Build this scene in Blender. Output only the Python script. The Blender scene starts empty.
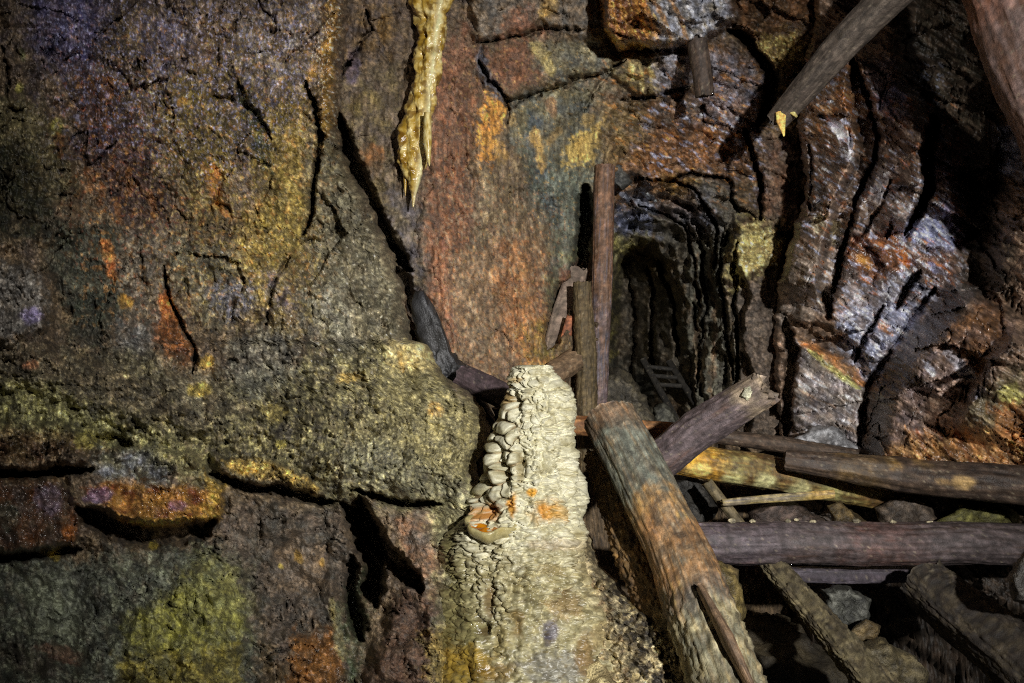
import bpy, math
import numpy as np
from mathutils import Vector

# ------------------------------------------------------------------ image frame: pixel coordinates and camera axes
F = 683.0
PITCH = math.radians(5.0)
CAM = np.array([0.0, 0.0, 1.5])
FW = np.array([0, math.cos(PITCH), -math.sin(PITCH)])
UP = np.array([0, math.sin(PITCH), math.cos(PITCH)])
RT = np.array([1.0, 0, 0])

def P(u, v, d):
    """image pixel (u, v) and depth d along the camera axis -> point in metres"""
    u = np.asarray(u, float); v = np.asarray(v, float); d = np.asarray(d, float)
    return (CAM + d[..., None] * (FW + ((u - 512) / F)[..., None] * RT - ((v - 341.5) / F)[..., None] * UP))

# ------------------------------------------------------------------ noise
_r = np.random.RandomState(7)
PERM = np.concatenate([_r.permutation(256)] * 3).astype(np.int32)
_a = _r.rand(256) * 2 * np.pi
G2x, G2y = np.cos(_a), np.sin(_a)
_g = _r.randn(256, 3); G3 = _g / np.linalg.norm(_g, axis=1)[:, None]
RND = _r.rand(4, 256)

def pn(x, y, seed=0):
    x = x + seed * 17.13; y = y - seed * 9.71
    ix = np.floor(x).astype(np.int32); iy = np.floor(y).astype(np.int32)
    fx = x - ix; fy = y - iy
    ix &= 255; iy &= 255
    sx = fx * fx * fx * (fx * (fx * 6 - 15) + 10); sy = fy * fy * fy * (fy * (fy * 6 - 15) + 10)
    a = PERM[ix]; b = PERM[ix + 1]
    def g(h, dx, dy): return G2x[h] * dx + G2y[h] * dy
    n00 = g(PERM[a + iy], fx, fy); n10 = g(PERM[b + iy], fx - 1, fy)
    n01 = g(PERM[a + iy + 1], fx, fy - 1); n11 = g(PERM[b + iy + 1], fx - 1, fy - 1)
    t = n00 + sx * (n10 - n00)
    return 1.5 * (t + sy * (n01 + sx * (n11 - n01) - t))

def fbm(x, y, o=4, seed=0, gain=.5):
    r = 0; a = 1.0; s = 0
    for i in range(o):
        r = r + a * pn(x, y, seed + i * 3.1); s += a; a *= gain; x = x * 2.03; y = y * 2.03
    return r / s * 1.25

def ridge(x, y, o=3, seed=0):
    r = 0; a = 1.0; s = 0
    for i in range(o):
        r = r + a * (1 - np.abs(pn(x, y, seed + i * 3.1)) * 1.6); s += a; a *= .5; x = x * 2.1; y = y * 2.1
    return r / s

def pn3(p, seed=0):
    p = p + np.array([seed * 13.7, seed * -7.3, seed * 5.1])
    i = np.floor(p).astype(np.int32); f = p - i; i &= 255
    s = f * f * f * (f * (f * 6 - 15) + 10)
    out = 0
    for dx in (0, 1):
        for dy in (0, 1):
            for dz in (0, 1):
                h = PERM[PERM[PERM[i[:, 0] + dx] + ((i[:, 1] + dy) & 255)] + ((i[:, 2] + dz) & 255)]
                g = G3[h]
                n = g[:, 0] * (f[:, 0] - dx) + g[:, 1] * (f[:, 1] - dy) + g[:, 2] * (f[:, 2] - dz)
                w = (s[:, 0] if dx else 1 - s[:, 0]) * (s[:, 1] if dy else 1 - s[:, 1]) * (s[:, 2] if dz else 1 - s[:, 2])
                out = out + w * n
    return out * 1.6

def fbm3(p, o=3, seed=0, gain=.5):
    r = 0; a = 1.0; s = 0
    for i in range(o):
        r = r + a * pn3(p, seed + i * 3.1); s += a; a *= gain; p = p * 2.03
    return r / s * 1.25

def worley(x, y, seed=0):
    """distance to nearest and second cell, cell id, offset inside the cell"""
    x = x + seed * 31.7; y = y + seed * 11.9
    ix = np.floor(x).astype(np.int32); iy = np.floor(y).astype(np.int32)
    f1 = np.full(x.shape, 9.0); f2 = np.full(x.shape, 9.0); cid = np.zeros(x.shape, np.int32)
    rx = np.zeros(x.shape); ry = np.zeros(x.shape)
    for dx in (-1, 0, 1):
        for dy in (-1, 0, 1):
            cx = ix + dx; cy = iy + dy
            h = PERM[PERM[cx & 255] + (cy & 255)]
            qx = x - (cx + RND[0][h]); qy = y - (cy + RND[1][h])
            dd = np.sqrt(qx * qx + qy * qy)
            n = dd < f1
            f2 = np.where(n, f1, np.minimum(f2, dd))
            f1 = np.where(n, dd, f1); cid = np.where(n, h, cid); rx = np.where(n, qx, rx); ry = np.where(n, qy, ry)
    return f1, f2, cid, rx, ry

def ss(a, b, x):
    t = np.clip((x - a) / (b - a), 0, 1)
    return t * t * (3 - 2 * t)

def lin(h):
    h = h.lstrip('#')
    c = np.array([int(h[i:i + 2], 16) for i in (0, 2, 4)]) / 255.0
    return np.where(c <= .04045, c / 12.92, ((c + .055) / 1.055) ** 2.4)

def mute(c, k=.12):
    return c * (1 - k) + k * (c @ np.array([.3, .5, .2]))

def segdist(u, v, pts):
    """distance to a polyline, side of it (+ = right of travel in image sense), fraction along"""
    best = np.full(u.shape, 1e9); side = np.zeros(u.shape); tt = np.zeros(u.shape)
    L = [0]
    for (x0, y0), (x1, y1) in zip(pts, pts[1:]): L.append(L[-1] + math.hypot(x1 - x0, y1 - y0))
    for k, ((x0, y0), (x1, y1)) in enumerate(zip(pts, pts[1:])):
        dx, dy = x1 - x0, y1 - y0; l2 = dx * dx + dy * dy
        t = np.clip(((u - x0) * dx + (v - y0) * dy) / l2, 0, 1)
        dd = np.hypot(u - x0 - t * dx, v - y0 - t * dy)
        n = dd < best
        best = np.where(n, dd, best)
        side = np.where(n, np.sign((u - x0) * dy - (v - y0) * dx), side)
        tt = np.where(n, (L[k] + t * (L[k + 1] - L[k])) / L[-1], tt)
    return best, side, tt

def sdpoly(u, v, pts):
    p = list(pts) + [pts[0]]
    best = np.full(u.shape, 1e9); ins = np.zeros(u.shape, bool)
    for (x0, y0), (x1, y1) in zip(p, p[1:]):
        dx, dy = x1 - x0, y1 - y0; l2 = dx * dx + dy * dy + 1e-9
        t = np.clip(((u - x0) * dx + (v - y0) * dy) / l2, 0, 1)
        best = np.minimum(best, np.hypot(u - x0 - t * dx, v - y0 - t * dy))
        if y0 != y1:
            c = ((y0 > v) != (y1 > v)) & (u < dx * (v - y0) / dy + x0)
            ins ^= c
    return np.where(ins, best, -best)

def tps(ctrl):
    c = np.array(ctrl, float); xy = c[:, :2] / 100; n = len(c)
    r2 = ((xy[:, None] - xy[None]) ** 2).sum(-1)
    K = .5 * r2 * np.log(r2 + 1e-9) + np.eye(n) * .02
    A = np.zeros((n + 3, n + 3)); A[:n, :n] = K; A[:n, n] = 1; A[:n, n + 1:] = xy; A[n, :n] = 1; A[n + 1:, :n] = xy.T
    w = np.linalg.solve(A, np.concatenate([c[:, 2], [0, 0, 0]]))
    def f(u, v):
        o = w[n] + w[n + 1] * u / 100 + w[n + 2] * v / 100
        for i in range(n):
            q = (u / 100 - xy[i, 0]) ** 2 + (v / 100 - xy[i, 1]) ** 2
            o = o + w[i] * .5 * q * np.log(q + 1e-9)
        return o
    return f

# ------------------------------------------------------------------ materials
def rock_mat(name, n1=45, n2=190, var=.7, rough=.7, wetrough=.17, bump=.7, bdist=.008, spec=.65):
    m = bpy.data.materials.new(name); m.use_nodes = True
    nt = m.node_tree; N = nt.nodes; L = nt.links
    b = N['Principled BSDF']
    at = N.new('ShaderNodeAttribute'); at.attribute_name = 'Col'
    tc = N.new('ShaderNodeTexCoord')
    def noise(s, det=4):
        t = N.new('ShaderNodeTexNoise'); t.inputs['Scale'].default_value = s; t.inputs['Detail'].default_value = det
        L.new(tc.outputs['Object'], t.inputs['Vector']); return t
    a, c = noise(n1), noise(n2, 2)
    ad = N.new('ShaderNodeMath'); ad.operation = 'ADD'
    L.new(a.outputs['Fac'], ad.inputs[0]); L.new(c.outputs['Fac'], ad.inputs[1])
    mr = N.new('ShaderNodeMapRange')
    mr.inputs['From Min'].default_value = .6; mr.inputs['From Max'].default_value = 1.4
    mr.inputs['To Min'].default_value = 1 - var; mr.inputs['To Max'].default_value = 1 + var
    L.new(ad.outputs[0], mr.inputs['Value'])
    sc = N.new('ShaderNodeVectorMath'); sc.operation = 'SCALE'
    L.new(at.outputs['Color'], sc.inputs[0]); L.new(mr.outputs['Result'], sc.inputs['Scale'])
    L.new(sc.outputs['Vector'], b.inputs['Base Color'])
    rr = N.new('ShaderNodeMapRange')
    rr.inputs['To Min'].default_value = rough; rr.inputs['To Max'].default_value = wetrough
    L.new(at.outputs['Alpha'], rr.inputs['Value']); L.new(rr.outputs['Result'], b.inputs['Roughness'])
    b.inputs['Specular IOR Level'].default_value = spec
    bp = N.new('ShaderNodeBump'); bp.inputs['Strength'].default_value = bump; bp.inputs['Distance'].default_value = bdist
    L.new(ad.outputs[0], bp.inputs['Height']); L.new(bp.outputs['Normal'], b.inputs['Normal'])
    return m

M_ROCK = rock_mat('wet_ore_rock')
M_SLATE = rock_mat('wet_slate', n1=30, n2=120, var=.45, rough=.6, wetrough=.2, bump=.4, spec=.75)
M_FLOW = rock_mat('flowstone', n1=60, n2=250, var=.22, rough=.7, wetrough=.15, bump=.35, bdist=.003)
M_WOOD = rock_mat('rotten_timber', n1=40, n2=200, var=.5, rough=.85, wetrough=.3, bump=.5, bdist=.004)
M_WATER = rock_mat('rusty_pool_water', n1=20, n2=60, var=.2, rough=.1, wetrough=.05, bump=.1)

# ------------------------------------------------------------------ objects
COL = bpy.context.scene.collection

def link_mesh(name, V, quads, tris, col, wet, mat, parent=None, loc=None, smooth=True):
    me = bpy.data.meshes.new(name)
    V = np.asarray(V, float)
    if loc is not None: V = V - np.asarray(loc)
    nq = 0 if quads is None else len(quads); ntr = 0 if tris is None else len(tris)
    loops = []
    if nq: loops.append(np.asarray(quads).ravel())
    if ntr: loops.append(np.asarray(tris).ravel())
    loops = np.concatenate(loops).astype(np.int32)
    me.vertices.add(len(V)); me.vertices.foreach_set('co', V.astype(np.float32).ravel())
    me.loops.add(len(loops)); me.loops.foreach_set('vertex_index', loops)
    me.polygons.add(nq + ntr)
    st = np.concatenate([np.arange(nq) * 4, nq * 4 + np.arange(ntr) * 3]).astype(np.int32)
    me.polygons.foreach_set('loop_start', st)
    if smooth: me.polygons.foreach_set('use_smooth', np.ones(nq + ntr, bool))
    me.update(calc_edges=True)
    at = me.attributes.new('Col', 'FLOAT_COLOR', 'POINT')
    rgba = np.ones((len(V), 4), np.float32); rgba[:, :3] = np.clip(col, 0, .92); rgba[:, 3] = np.clip(wet, 0, 1)
    at.data.foreach_set('color', rgba.ravel())
    me.validate()
    me.materials.append(mat)
    o = bpy.data.objects.new(name, me); COL.objects.link(o)
    if parent is not None:
        o.parent = parent
        if loc is not None: o.location = Vector(loc) - parent.location
    elif loc is not None: o.location = Vector(loc)
    return o

def empty(name, loc, label, cat, group=None):
    o = bpy.data.objects.new(name, None); o.empty_display_size = .1; COL.objects.link(o)
    o.location = Vector(loc); o['label'] = label; o['category'] = cat
    if group: o['group'] = group
    return o

def tag(o, label, cat, group=None, kind=None):
    o['label'] = label; o['category'] = cat
    if group: o['group'] = group
    if kind: o['kind'] = kind
    return o

def gridquads(nr, nc):
    i = np.arange(nr * nc).reshape(nr, nc)
    return np.stack([i[:-1, :-1], i[1:, :-1], i[1:, 1:], i[:-1, 1:]], -1).reshape(-1, 4)

# ------------------------------------------------------------------ rock faces
class Face:
    def __init__(s, U, V, seed=0, gain=1.0):
        s.shape = U.shape; s.u = U.ravel().astype(float); s.v = V.ravel().astype(float); s.gain = gain; s.seed = seed
        u, v = s.u, s.v
        s.na = pn(u / 42, v / 42, seed + 1) + .5 * pn(u / 15, v / 15, seed + 2) + .3 * pn(u / 5.5, v / 5.5, seed + 3)
        s.nb = pn(u / 42, v / 42, seed + 4) + .5 * pn(u / 15, v / 15, seed + 5) + .3 * pn(u / 5.5, v / 5.5, seed + 6)
        s.mix = fbm(u / 16, v / 16, 4, seed + 7, .65)       # mottling inside one stain
        s.ed = fbm(u / 7, v / 7, 3, seed + 8, .6)           # ragged edges
        s.mix2 = fbm(u / 11, v / 17, 5, seed + 9, .75)
        s.micro = 1.05; s.stretch = 1.0; s.aniso = 0; s.gr = 1.0; s.billow = .022; s.d = None; s.c = np.zeros((len(u), 3)); s.wet = np.zeros(len(u))
    def sub(s, pts, m):
        xs = [p[0] for p in pts]; ys = [p[1] for p in pts]
        return np.nonzero((s.u > min(xs) - m) & (s.u < max(xs) + m) & (s.v > min(ys) - m) & (s.v < max(ys) + m))[0]
    def pmask(s, pts, soft=6, warp=6, rag=0):
        i = s.sub(pts, soft + warp * 2 + 6)
        sd = sdpoly(s.u[i] + warp * s.na[i], s.v[i] + warp * s.nb[i], pts) + rag * s.ed[i]
        return i, ss(-soft, soft, sd)
    def lmask(s, pts, w, warp=5, rag=0, w1=None, hard=.4):
        i = s.sub(pts, w * 2 + warp * 2 + 6)
        dd, side, t = segdist(s.u[i] + warp * s.na[i], s.v[i] + warp * s.nb[i], pts)
        ww = w + ((w1 if w1 is not None else w) - w) * t
        taper = np.minimum(1, np.minimum(t, 1 - t) * 6 + .25)
        return i, 1 - ss(hard, 1.0, (dd + rag * s.ed[i]) / (ww * taper + .3))
    # relief
    def raise_poly(s, pts, h, soft=6, warp=6):
        i, m = s.pmask(pts, soft, warp); s.d[i] -= h * m
    def crack(s, pts, w, dep, warp=4, w1=None):
        i, m = s.lmask(pts, w, warp, w1=w1, rag=min(w * .5 + .6, 2.6), hard=.25); s.d[i] += dep * m
    def ramp(s, pts, h, wid, L, side=1, warp=5):
        i = s.sub(pts, wid + L + warp * 2)
        dd, sd, t = segdist(s.u[i] + warp * s.na[i], s.v[i] + warp * s.nb[i], pts)
        m = ss(0, wid, dd) * (1 - ss(wid, wid + L, dd)) * (sd == side)
        end = ss(0, .12, t) * ss(0, .12, 1 - t)
        s.d[i] -= h * m * end
    def facets(s, su, sv, rot, h, tilt, seed, where=None, edge=0):
        c, sn = math.cos(rot), math.sin(rot)
        x = s.u + 5 * s.na; y = s.v + 5 * s.nb
        a = (c * x + sn * y) / su; b = (-sn * x + c * y) / sv
        f1, f2, cid, rx, ry = worley(a, b, seed)
        o = h * (RND[2][cid] - .5) + tilt * (rx * (RND[3][cid] - .5) + ry * (RND[0][cid] - .5)) * 2
        if edge: o = o + edge * (1 - ss(0, .12, f2 - f1))
        s.d += o if where is None else o * where
        return cid, f2 - f1
    def fissures(s, su, sv, rot, thr, dep, seed, where=1.0):
        c, sn = math.cos(rot), math.sin(rot)
        x = c * s.u + sn * s.v + 6 * s.na; y = -sn * s.u + c * s.v + 6 * s.nb
        n = 1 - np.abs(fbm(x / su, y / sv, 3, seed, .55)) * 2.2
        gate = ss(-.1, .35, fbm(s.u / 60, s.v / 60, 2, seed + 5))
        s.d += dep * ss(thr, 1.0, n) * gate * where
    # stains
    def put(s, i, m, a, b, op, k=1.4):
        ca = mute(lin(a)) * s.gain
        cb = ca if b is None else mute(lin(b)) * s.gain
        q = np.clip(.5 + k * s.mix[i], 0, 1)[:, None]
        m = (m * op * np.clip(.92 + .75 * s.mix2[i], .15, 1))[:, None]
        s.c[i] = s.c[i] * (1 - m) + (ca * (1 - q) + cb * q) * m
    def base(s, a, b, sc=30, seed=0):
        i = np.arange(len(s.u)); q = np.clip(.5 + fbm(s.u / sc, s.v / sc, 5, seed + 40, .65), 0, 1)[:, None]
        s.c = lin(a) * s.gain * (1 - q) + lin(b) * s.gain * q
    def poly(s, pts, a, b=None, op=.9, soft=7, warp=13, rag=12, wet=None):
        i, m = s.pmask(pts, soft, warp, rag); s.put(i, m, a, b, op)
        if wet is not None: s.wet[i] = s.wet[i] * (1 - m) + wet * m
    def line(s, pts, w, a, b=None, op=.9, warp=4, rag=2, w1=None, wet=None, hard=.3):
        i, m = s.lmask(pts, w, warp, rag, w1, hard); s.put(i, m, a, b, op)
        if wet is not None: s.wet[i] = s.wet[i] * (1 - m) + wet * m
    def blob(s, cu, cv, ru, rv, a, b=None, op=.9, rot=0, rag=.35, wet=None):
        R = max(ru, rv) * 1.8 + 8
        i = np.nonzero((abs(s.u - cu) < R) & (abs(s.v - cv) < R))[0]
        c, sn = math.cos(rot), math.sin(rot)
        x = s.u[i] - cu + 3 * s.na[i]; y = s.v[i] - cv + 3 * s.nb[i]
        q = np.hypot((c * x + sn * y) / ru, (-sn * x + c * y) / rv) + rag * s.ed[i]
        m = 1 - ss(.65, 1.15, q); s.put(i, m, a, b, op)
        if wet is not None: s.wet[i] = s.wet[i] * (1 - m) + wet * m
    def specks(s, a, sc, thr, op, seed, pts=None, soft=25, stretch=1.0, rot=0, wet=None, b=None):
        i = np.arange(len(s.u)) if pts is None else s.sub(pts, soft + 20)
        m = 1.0
        if pts is not None: m = ss(-soft, soft, sdpoly(s.u[i] + 10 * s.na[i], s.v[i] + 10 * s.nb[i], pts))
        c, sn = math.cos(rot), math.sin(rot)
        x = c * s.u[i] + sn * s.v[i]; y = -sn * s.u[i] + c * s.v[i]
        n = fbm(x / (sc * stretch), y / sc, 3, seed + 60, .6)
        m = m * ss(thr, thr + .16, n); s.put(i, m, a, b, op)
        if wet is not None: s.wet[i] = s.wet[i] * (1 - m) + wet * m
    def build(s, name, mat, roll=None):
        u, v = s.u, s.v
        d = s.d
        st = s.stretch
        if s.aniso:
            u, v = (s.u * .87 + s.v * .5) / s.aniso, -s.u * .5 + s.v * .87
        crease = np.abs(fbm(u / 10, v / (10 * st), 3, s.seed + 93, .6))
        vn = .30 * fbm(u / 45, v / 60, 3, s.seed + 89, .6) + .55 * fbm(u / 13, v / (14 * st), 4, s.seed + 90, .7) + .7 * (np.clip(crease * 2.2, 0, 1) - .55) + .26 * pn(u / 3.1, v / (3.1 * st), s.seed + 91) + .24 * pn(u / 1.9, v / (1.9 * st), s.seed + 92)
        d = d - s.billow * crease * s.gr
        u, v = s.u, s.v
        s.c *= np.exp(s.micro * 1.5 * vn * (.6 + .4 * s.gr))[:, None]
        pts = P(u, v, d)
        o = link_mesh(name, pts, gridquads(*s.shape), None, s.c, s.wet, mat)
        o['kind'] = 'structure'
        return o

def coords(lo, flo, fhi, hi, fine=1.25, coarse=5):
    return np.concatenate([np.arange(lo, flo, coarse), np.arange(flo, fhi, fine), np.arange(fhi, hi + 1, coarse)])

def edge_fn(pts):
    p = np.array(pts, float)
    return lambda v: np.interp(v, p[:, 0], p[:, 1])

# ==================================================================== LEFT WALL
def wall_left():
    R = edge_fn([(-400, 352), (0, 348), (60, 345), (110, 338), (150, 342), (190, 362), (240, 388), (290, 404), (325, 410), (340, 412),
                 (344, 428), (362, 434), (374, 442), (385, 458), (396, 474), (410, 486), (428, 490), (445, 486), (462, 478), (485, 480), (520, 520), (720, 580), (1100, 640)])
    vv = coords(-420, -24, 706, 1000)
    nf = 470
    rows = []
    for v in vv:
        r = R(v) + 3.0 * float(pn(np.array(v / 13.0), np.array(.37))) + 1.5 * float(pn(np.array(v / 4.0), np.array(5.37)))
        co = np.concatenate([np.arange(-460, -180, 9.0), np.arange(-180, -24, 2.6)])
        fi = np.linspace(-24, r - 16, nf)
        a = np.linspace(0, 1, 16)[1:]
        rows.append(np.concatenate([co, fi, r - 16 + 16 * np.sin(a * np.pi / 2)]))
    U = np.array(rows); V = np.repeat(vv[:, None], U.shape[1], 1)
    w = Face(U, V, 3, 1.95)
    u, v = w.u, w.v
    base = tps([(-120, -80, 2.45), (-120, 340, 2.0), (-120, 700, 1.65), (0, 0, 2.6), (0, 170, 2.45), (0, 330, 2.2), (0, 450, 2.05), (0, 560, 2.1), (0, 683, 1.9),
                (200, 0, 3.05), (200, 200, 2.95), (200, 330, 2.75), (200, 420, 2.4), (200, 520, 2.3), (200, 683, 2.0), (330, 0, 3.35), (330, 200, 3.25), (330, 300, 3.0), (330, 370, 2.75), (330, 450, 2.5),
                (330, 560, 2.5), (330, 683, 2.25), (430, 350, 2.85), (430, 420, 2.55), (430, 500, 2.5), (440, 545, 2.36), (440, 600, 2.30), (440, 690, 2.22), (490, 610, 2.30), (500, 700, 2.2), (395, 650, 2.33), (480, 430, 2.6), (520, 540, 2.45), (400, -80, 3.5), (420, 250, 3.4)])
    w.d = base(u, v)
    # broad relief
    w.d += .10 * fbm(u / 130, v / 110, 3, 11) + .085 * fbm(u / 42, v / 52, 3, 12)
    w.billow = .03; w.d -= .06 * np.abs(fbm(u / 26, v / 30, 3, 13, .6)) * (1 - .6 * ss(350, 420, u) * ss(330, 350, v))
    upper = 1 - ss(300, 370, v)
    w.facets(60, 85, .35, .07, .09, 21, upper, 0)
    w.facets(26, 40, .5, .03, .04, 22, .5 + .5 * upper)
    # lobes and ledges
    w.raise_poly([(-60, 100), (30, 90), (62, 125), (78, 190), (70, 235), (0, 250), (-60, 250)], .10, 9, 9)
    w.raise_poly([(-80, 270), (25, 262), (44, 290), (46, 330), (0, 345), (-80, 345)], .13, 9, 7)
    w.raise_poly([(160, 0), (300, 0), (320, 90), (300, 230), (255, 300), (190, 250), (165, 120)], .06, 16, 9)
    w.raise_poly([(318, 0), (338, 0), (336, 60), (326, 135), (316, 90)], .06, 6, 4)
    w.ramp([(-40, 392), (60, 412), (130, 436), (205, 452), (300, 478), (360, 492), (445, 506)], .12, 30, 60, 1, 10)   # bench above the undercuts
    w.raise_poly([(68, 462), (110, 440), (195, 455), (222, 488), (219, 516), (175, 524), (125, 526), (72, 498)], .15, 6, 6)
    w.raise_poly([(-40, 482), (60, 478), (88, 505), (84, 540), (30, 552), (-40, 552)], .10, 6, 5)
    w.raise_poly([(-40, 420), (60, 422), (92, 446), (86, 462), (30, 468), (-40, 468)], .13, 6, 5)
    w.raise_poly([(215, 455), (300, 470), (325, 490), (300, 494), (250, 482), (220, 476)], .10, 5, 5)
    w.raise_poly([(120, 560), (255, 545), (262, 640), (200, 672), (120, 690), (80, 640)], .07, 18, 10)
    w.raise_poly([(265, 500), (345, 520), (352, 600), (330, 690), (270, 690), (255, 590)], .07, 10, 8)
    w.raise_poly([(425, 585), (400, 600), (375, 640), (365, 690), (440, 690), (440, 600)], .12, 10, 6)
    # undercuts and crevices
    w.crack([(-30, 474), (50, 473), (96, 470)], 6, .35, 3)
    w.crack([(78, 508), (110, 530), (150, 536), (205, 530), (214, 522)], 14, .45, 4)
    w.crack([(-30, 560), (40, 556), (80, 548)], 6, .3, 3)
    w.crack([(212, 474), (255, 488), (300, 496), (335, 500)], 7, .3, 4)
    w.crack([(95, 436), (115, 440), (132, 446)], 7, .25, 3)
    w.crack([(352, 492), (390, 500), (440, 506)], 4.5, .3, 3)
    w.crack([(340, 505), (358, 520), (372, 560), (372, 605)], 15, .7, 5)
    w.crack([(358, 500), (372, 535), (400, 570), (425, 590)], 12, .6, 4)
    w.crack([(350, 555), (352, 600), (362, 640)], 9, .35, 4)
    w.crack([(305, 82), (316, 112), (319, 140), (315, 185), (312, 215), (303, 235)], 3.2, .3, 3)
    w.crack([(266, 325), (270, 300), (278, 275), (288, 258)], 2.6, .12, 3)
    w.crack([(238, 82), (248, 104), (266, 128), (272, 140)], 3.5, .12, 3)
    w.crack([(165, 265), (168, 300), (182, 325), (195, 350), (193, 372)], 2.8, .16, 3)
    w.crack([(85, 130), (90, 165), (105, 155), (118, 140)], 1.8, .08, 6)
    w.crack([(215, 95), (236, 98)], 3, .1, 3)
    w.crack([(285, 62), (300, 50), (318, 30)], 2.5, .1, 3)
    w.crack([(0, 45), (8, 70), (12, 100)], 2, .1, 5)
    w.fissures(46, 90, .35, .88, .07, 61, upper); w.fissures(22, 40, -.3, .86, .04, 62)
    w.fissures(60, 26, -.2, .88, .06, 63, ss(480, 520, v))
    # grain: coarse above, smooth wet rock below the bench and on the flowstone nose
    smooth = np.maximum(ss(470, 500, v - .06 * (u - 220)) * (1 - ss(380, 420, u)), np.maximum(.85 * ss(372, 405, u + .15 * (v - 400)) * ss(335, 350, v), .8 * ss(300, 330, u) * ss(150, 220, v) * (1 - ss(330, 350, v)) * .5))
    for pts in ([(68, 440), (225, 450), (222, 526), (70, 520)], [(-60, 475), (92, 475), (88, 555), (-60, 555)]):
        i, m = w.pmask(pts, 8, 4); smooth[i] = np.maximum(smooth[i], m)
    w.gr = 1 - .8 * smooth
    gran = ss(150, 330, v) * (1 - ss(470, 510, v)) + .35
    f1, f2, cid, _, _ = worley(u / 7.5 + .6 * w.na, v / 5.5 + .6 * w.nb, 31)
    rub = ss(320, 370, v + .12 * (u - 100)) * (1 - ss(455, 480, v - .1 * u)) * (1 - ss(370, 400, u))
    w.d += .030 * rub * f1 - .035 * rub * RND[2][cid]
    h1, h2, hid, _, _ = worley(u / 18 + .5 * w.na, v / 12 + .5 * w.nb, 32); w.d -= .07 * rub * (RND[0][hid] - .3) * np.sqrt(np.clip(1 - (h1 / .8) ** 2, 0, 1))
    w.d += .018 * fbm(u / 6, v / 6, 3, 14, .7) * gran * w.gr + .007 * pn(u / 2.6, v / 2.6, 15) + .03 * fbm(u / 20, v / 24, 4, 16, .6) * (.35 + .65 * w.gr)
    # rippled flowstone nose on the right of the bench
    rip = ss(335, 352, v) * ss(365, 410, u + .2 * (v - 400)) * (1 - ss(470, 500, v))
    ph = v / 5.2 + 1.3 * fbm(u / 26, v / 18, 3, 17) + .5 * pn(u / 7, v / 7, 18)
    w.d += .020 * rip * np.abs(np.sin(ph * np.pi)) + .008 * rip * pn(u / 4, v / 3, 19)
    drape = ss(395, 425, u) * ss(500, 530, v)
    ph2 = v / 8 + 1.6 * fbm(u / 22, v / 20, 3, 20)
    w.d += .008 * drape * np.abs(np.sin(ph2 * np.pi))
    # rounded right edge runs back into the crevice behind
    rimd = np.repeat((np.clip((U - (U[:, -1:] - 16)) / 16, 0, 1)), 1, 1).ravel()
    w.d += .55 * (1 - np.sqrt(np.clip(1 - rimd ** 2, 0, 1)))

    # ---- stains, with wet glints and some shade also put into the colour
    w.base('4a3f36', '6a5a42', 28)
    w.poly([(-60, -60), (360, -60), (345, 110), (300, 200), (180, 200), (120, 240), (60, 120), (0, 80)], '443a3a', '6b5a44', .9, 20, 14)
    w.poly([(30, -10), (110, -10), (95, 70), (60, 75), (35, 50)], '36355a', '544a62', .9, 14, 9)
    w.poly([(70, 60), (110, 75), (150, 150), (165, 215), (130, 230), (95, 180), (72, 120)], '2c1a1a', '48302a', .92, 14, 10)  # dark red-brown rock; the band's shade is put into the colour too
    w.poly([(138, 15), (190, 10), (200, 75), (160, 85)], '5a5266', '6a5a56', .75, 14, 9)
    w.poly([(155, 80), (205, 75), (235, 130), (230, 210), (195, 235), (170, 170)], '6c5c26', '54492c', .8, 14, 10)
    w.poly([(185, 0), (240, 0), (230, 70), (190, 80)], '5c4a30', '6c5a50', .8, 14, 9)
    w.poly([(235, 10), (318, 5), (310, 80), (260, 90), (235, 60)], '6e5636', '7a7470', .75, 12, 9)
    w.poly([(255, 120), (308, 95), (312, 220), (280, 330), (232, 300), (238, 230), (258, 190)], '6e5c1e', '857030', .85, 12, 9)
    w.poly([(315, 130), (345, 150), (400, 270), (415, 340), (340, 360), (300, 320), (306, 240)], '6a634a', '585440', .9, 12, 9)
    w.poly([(275, 180), (302, 180), (300, 240), (268, 280), (262, 230)], '7d6a20', '5d5428', .6, 9, 9)
    w.line([(331, -10), (330, 40), (326, 90), (322, 140)], 9, '96701c', '6c4c14', .9, 5, 4, wet=1)
    w.specks('e8dcb8', 2.5, .3, .9, 14, [(318, -10), (340, -10), (332, 140), (316, 140)], 4, wet=1)  # white glints of the wet flow, painted as pale specks
    w.line([(318, 60), (308, 82)], 6, '8a6418', None, .8, wet=.8)
    w.poly([(-60, 95), (30, 92), (62, 125), (76, 190), (40, 215), (-60, 215)], '5a5232', '45402a', .9, 9, 9)
    w.poly([(-60, 130), (20, 135), (45, 180), (50, 235), (-60, 250)], '161a0c', '2a2412', .95, 12, 9)
    w.poly([(48, 220), (118, 228), (122, 315), (78, 318), (50, 270)], '343a2e', '474a3c', .9, 12, 9)
    w.poly([(62, 290), (115, 290), (110, 350), (70, 345)], '1e241c', '30362a', .8, 10, 8)
    w.poly([(-60, 268), (30, 265), (46, 300), (40, 330), (-60, 345)], '73706a', '575450', .85, 8, 6)
    w.blob(32, 315, 10, 10, '8a7ea0', '736a86', .95, wet=.5)
    w.poly([(118, 318), (158, 318), (152, 362), (122, 362)], '6c6e6e', '5a5a54', .8, 12, 8)
    w.poly([(125, 230), (170, 235), (165, 315), (120, 310)], '5e564c', '6c6454', .8, 12, 8)
    w.poly([(160, 298), (170, 300), (190, 345), (192, 372), (160, 372), (154, 330)], 'a0601e','5e3218', .95, 5, 5, wet=.5)
    w.blob(164, 306, 7, 16, 'c87820', 'b0601c', .9)
    w.line([(102, 240), (112, 262), (115, 285)], 6, 'b8681e', '9a7430', .85)
    w.blob(124, 302, 9, 8, 'b0861e', '8a6a20', .85)
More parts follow.
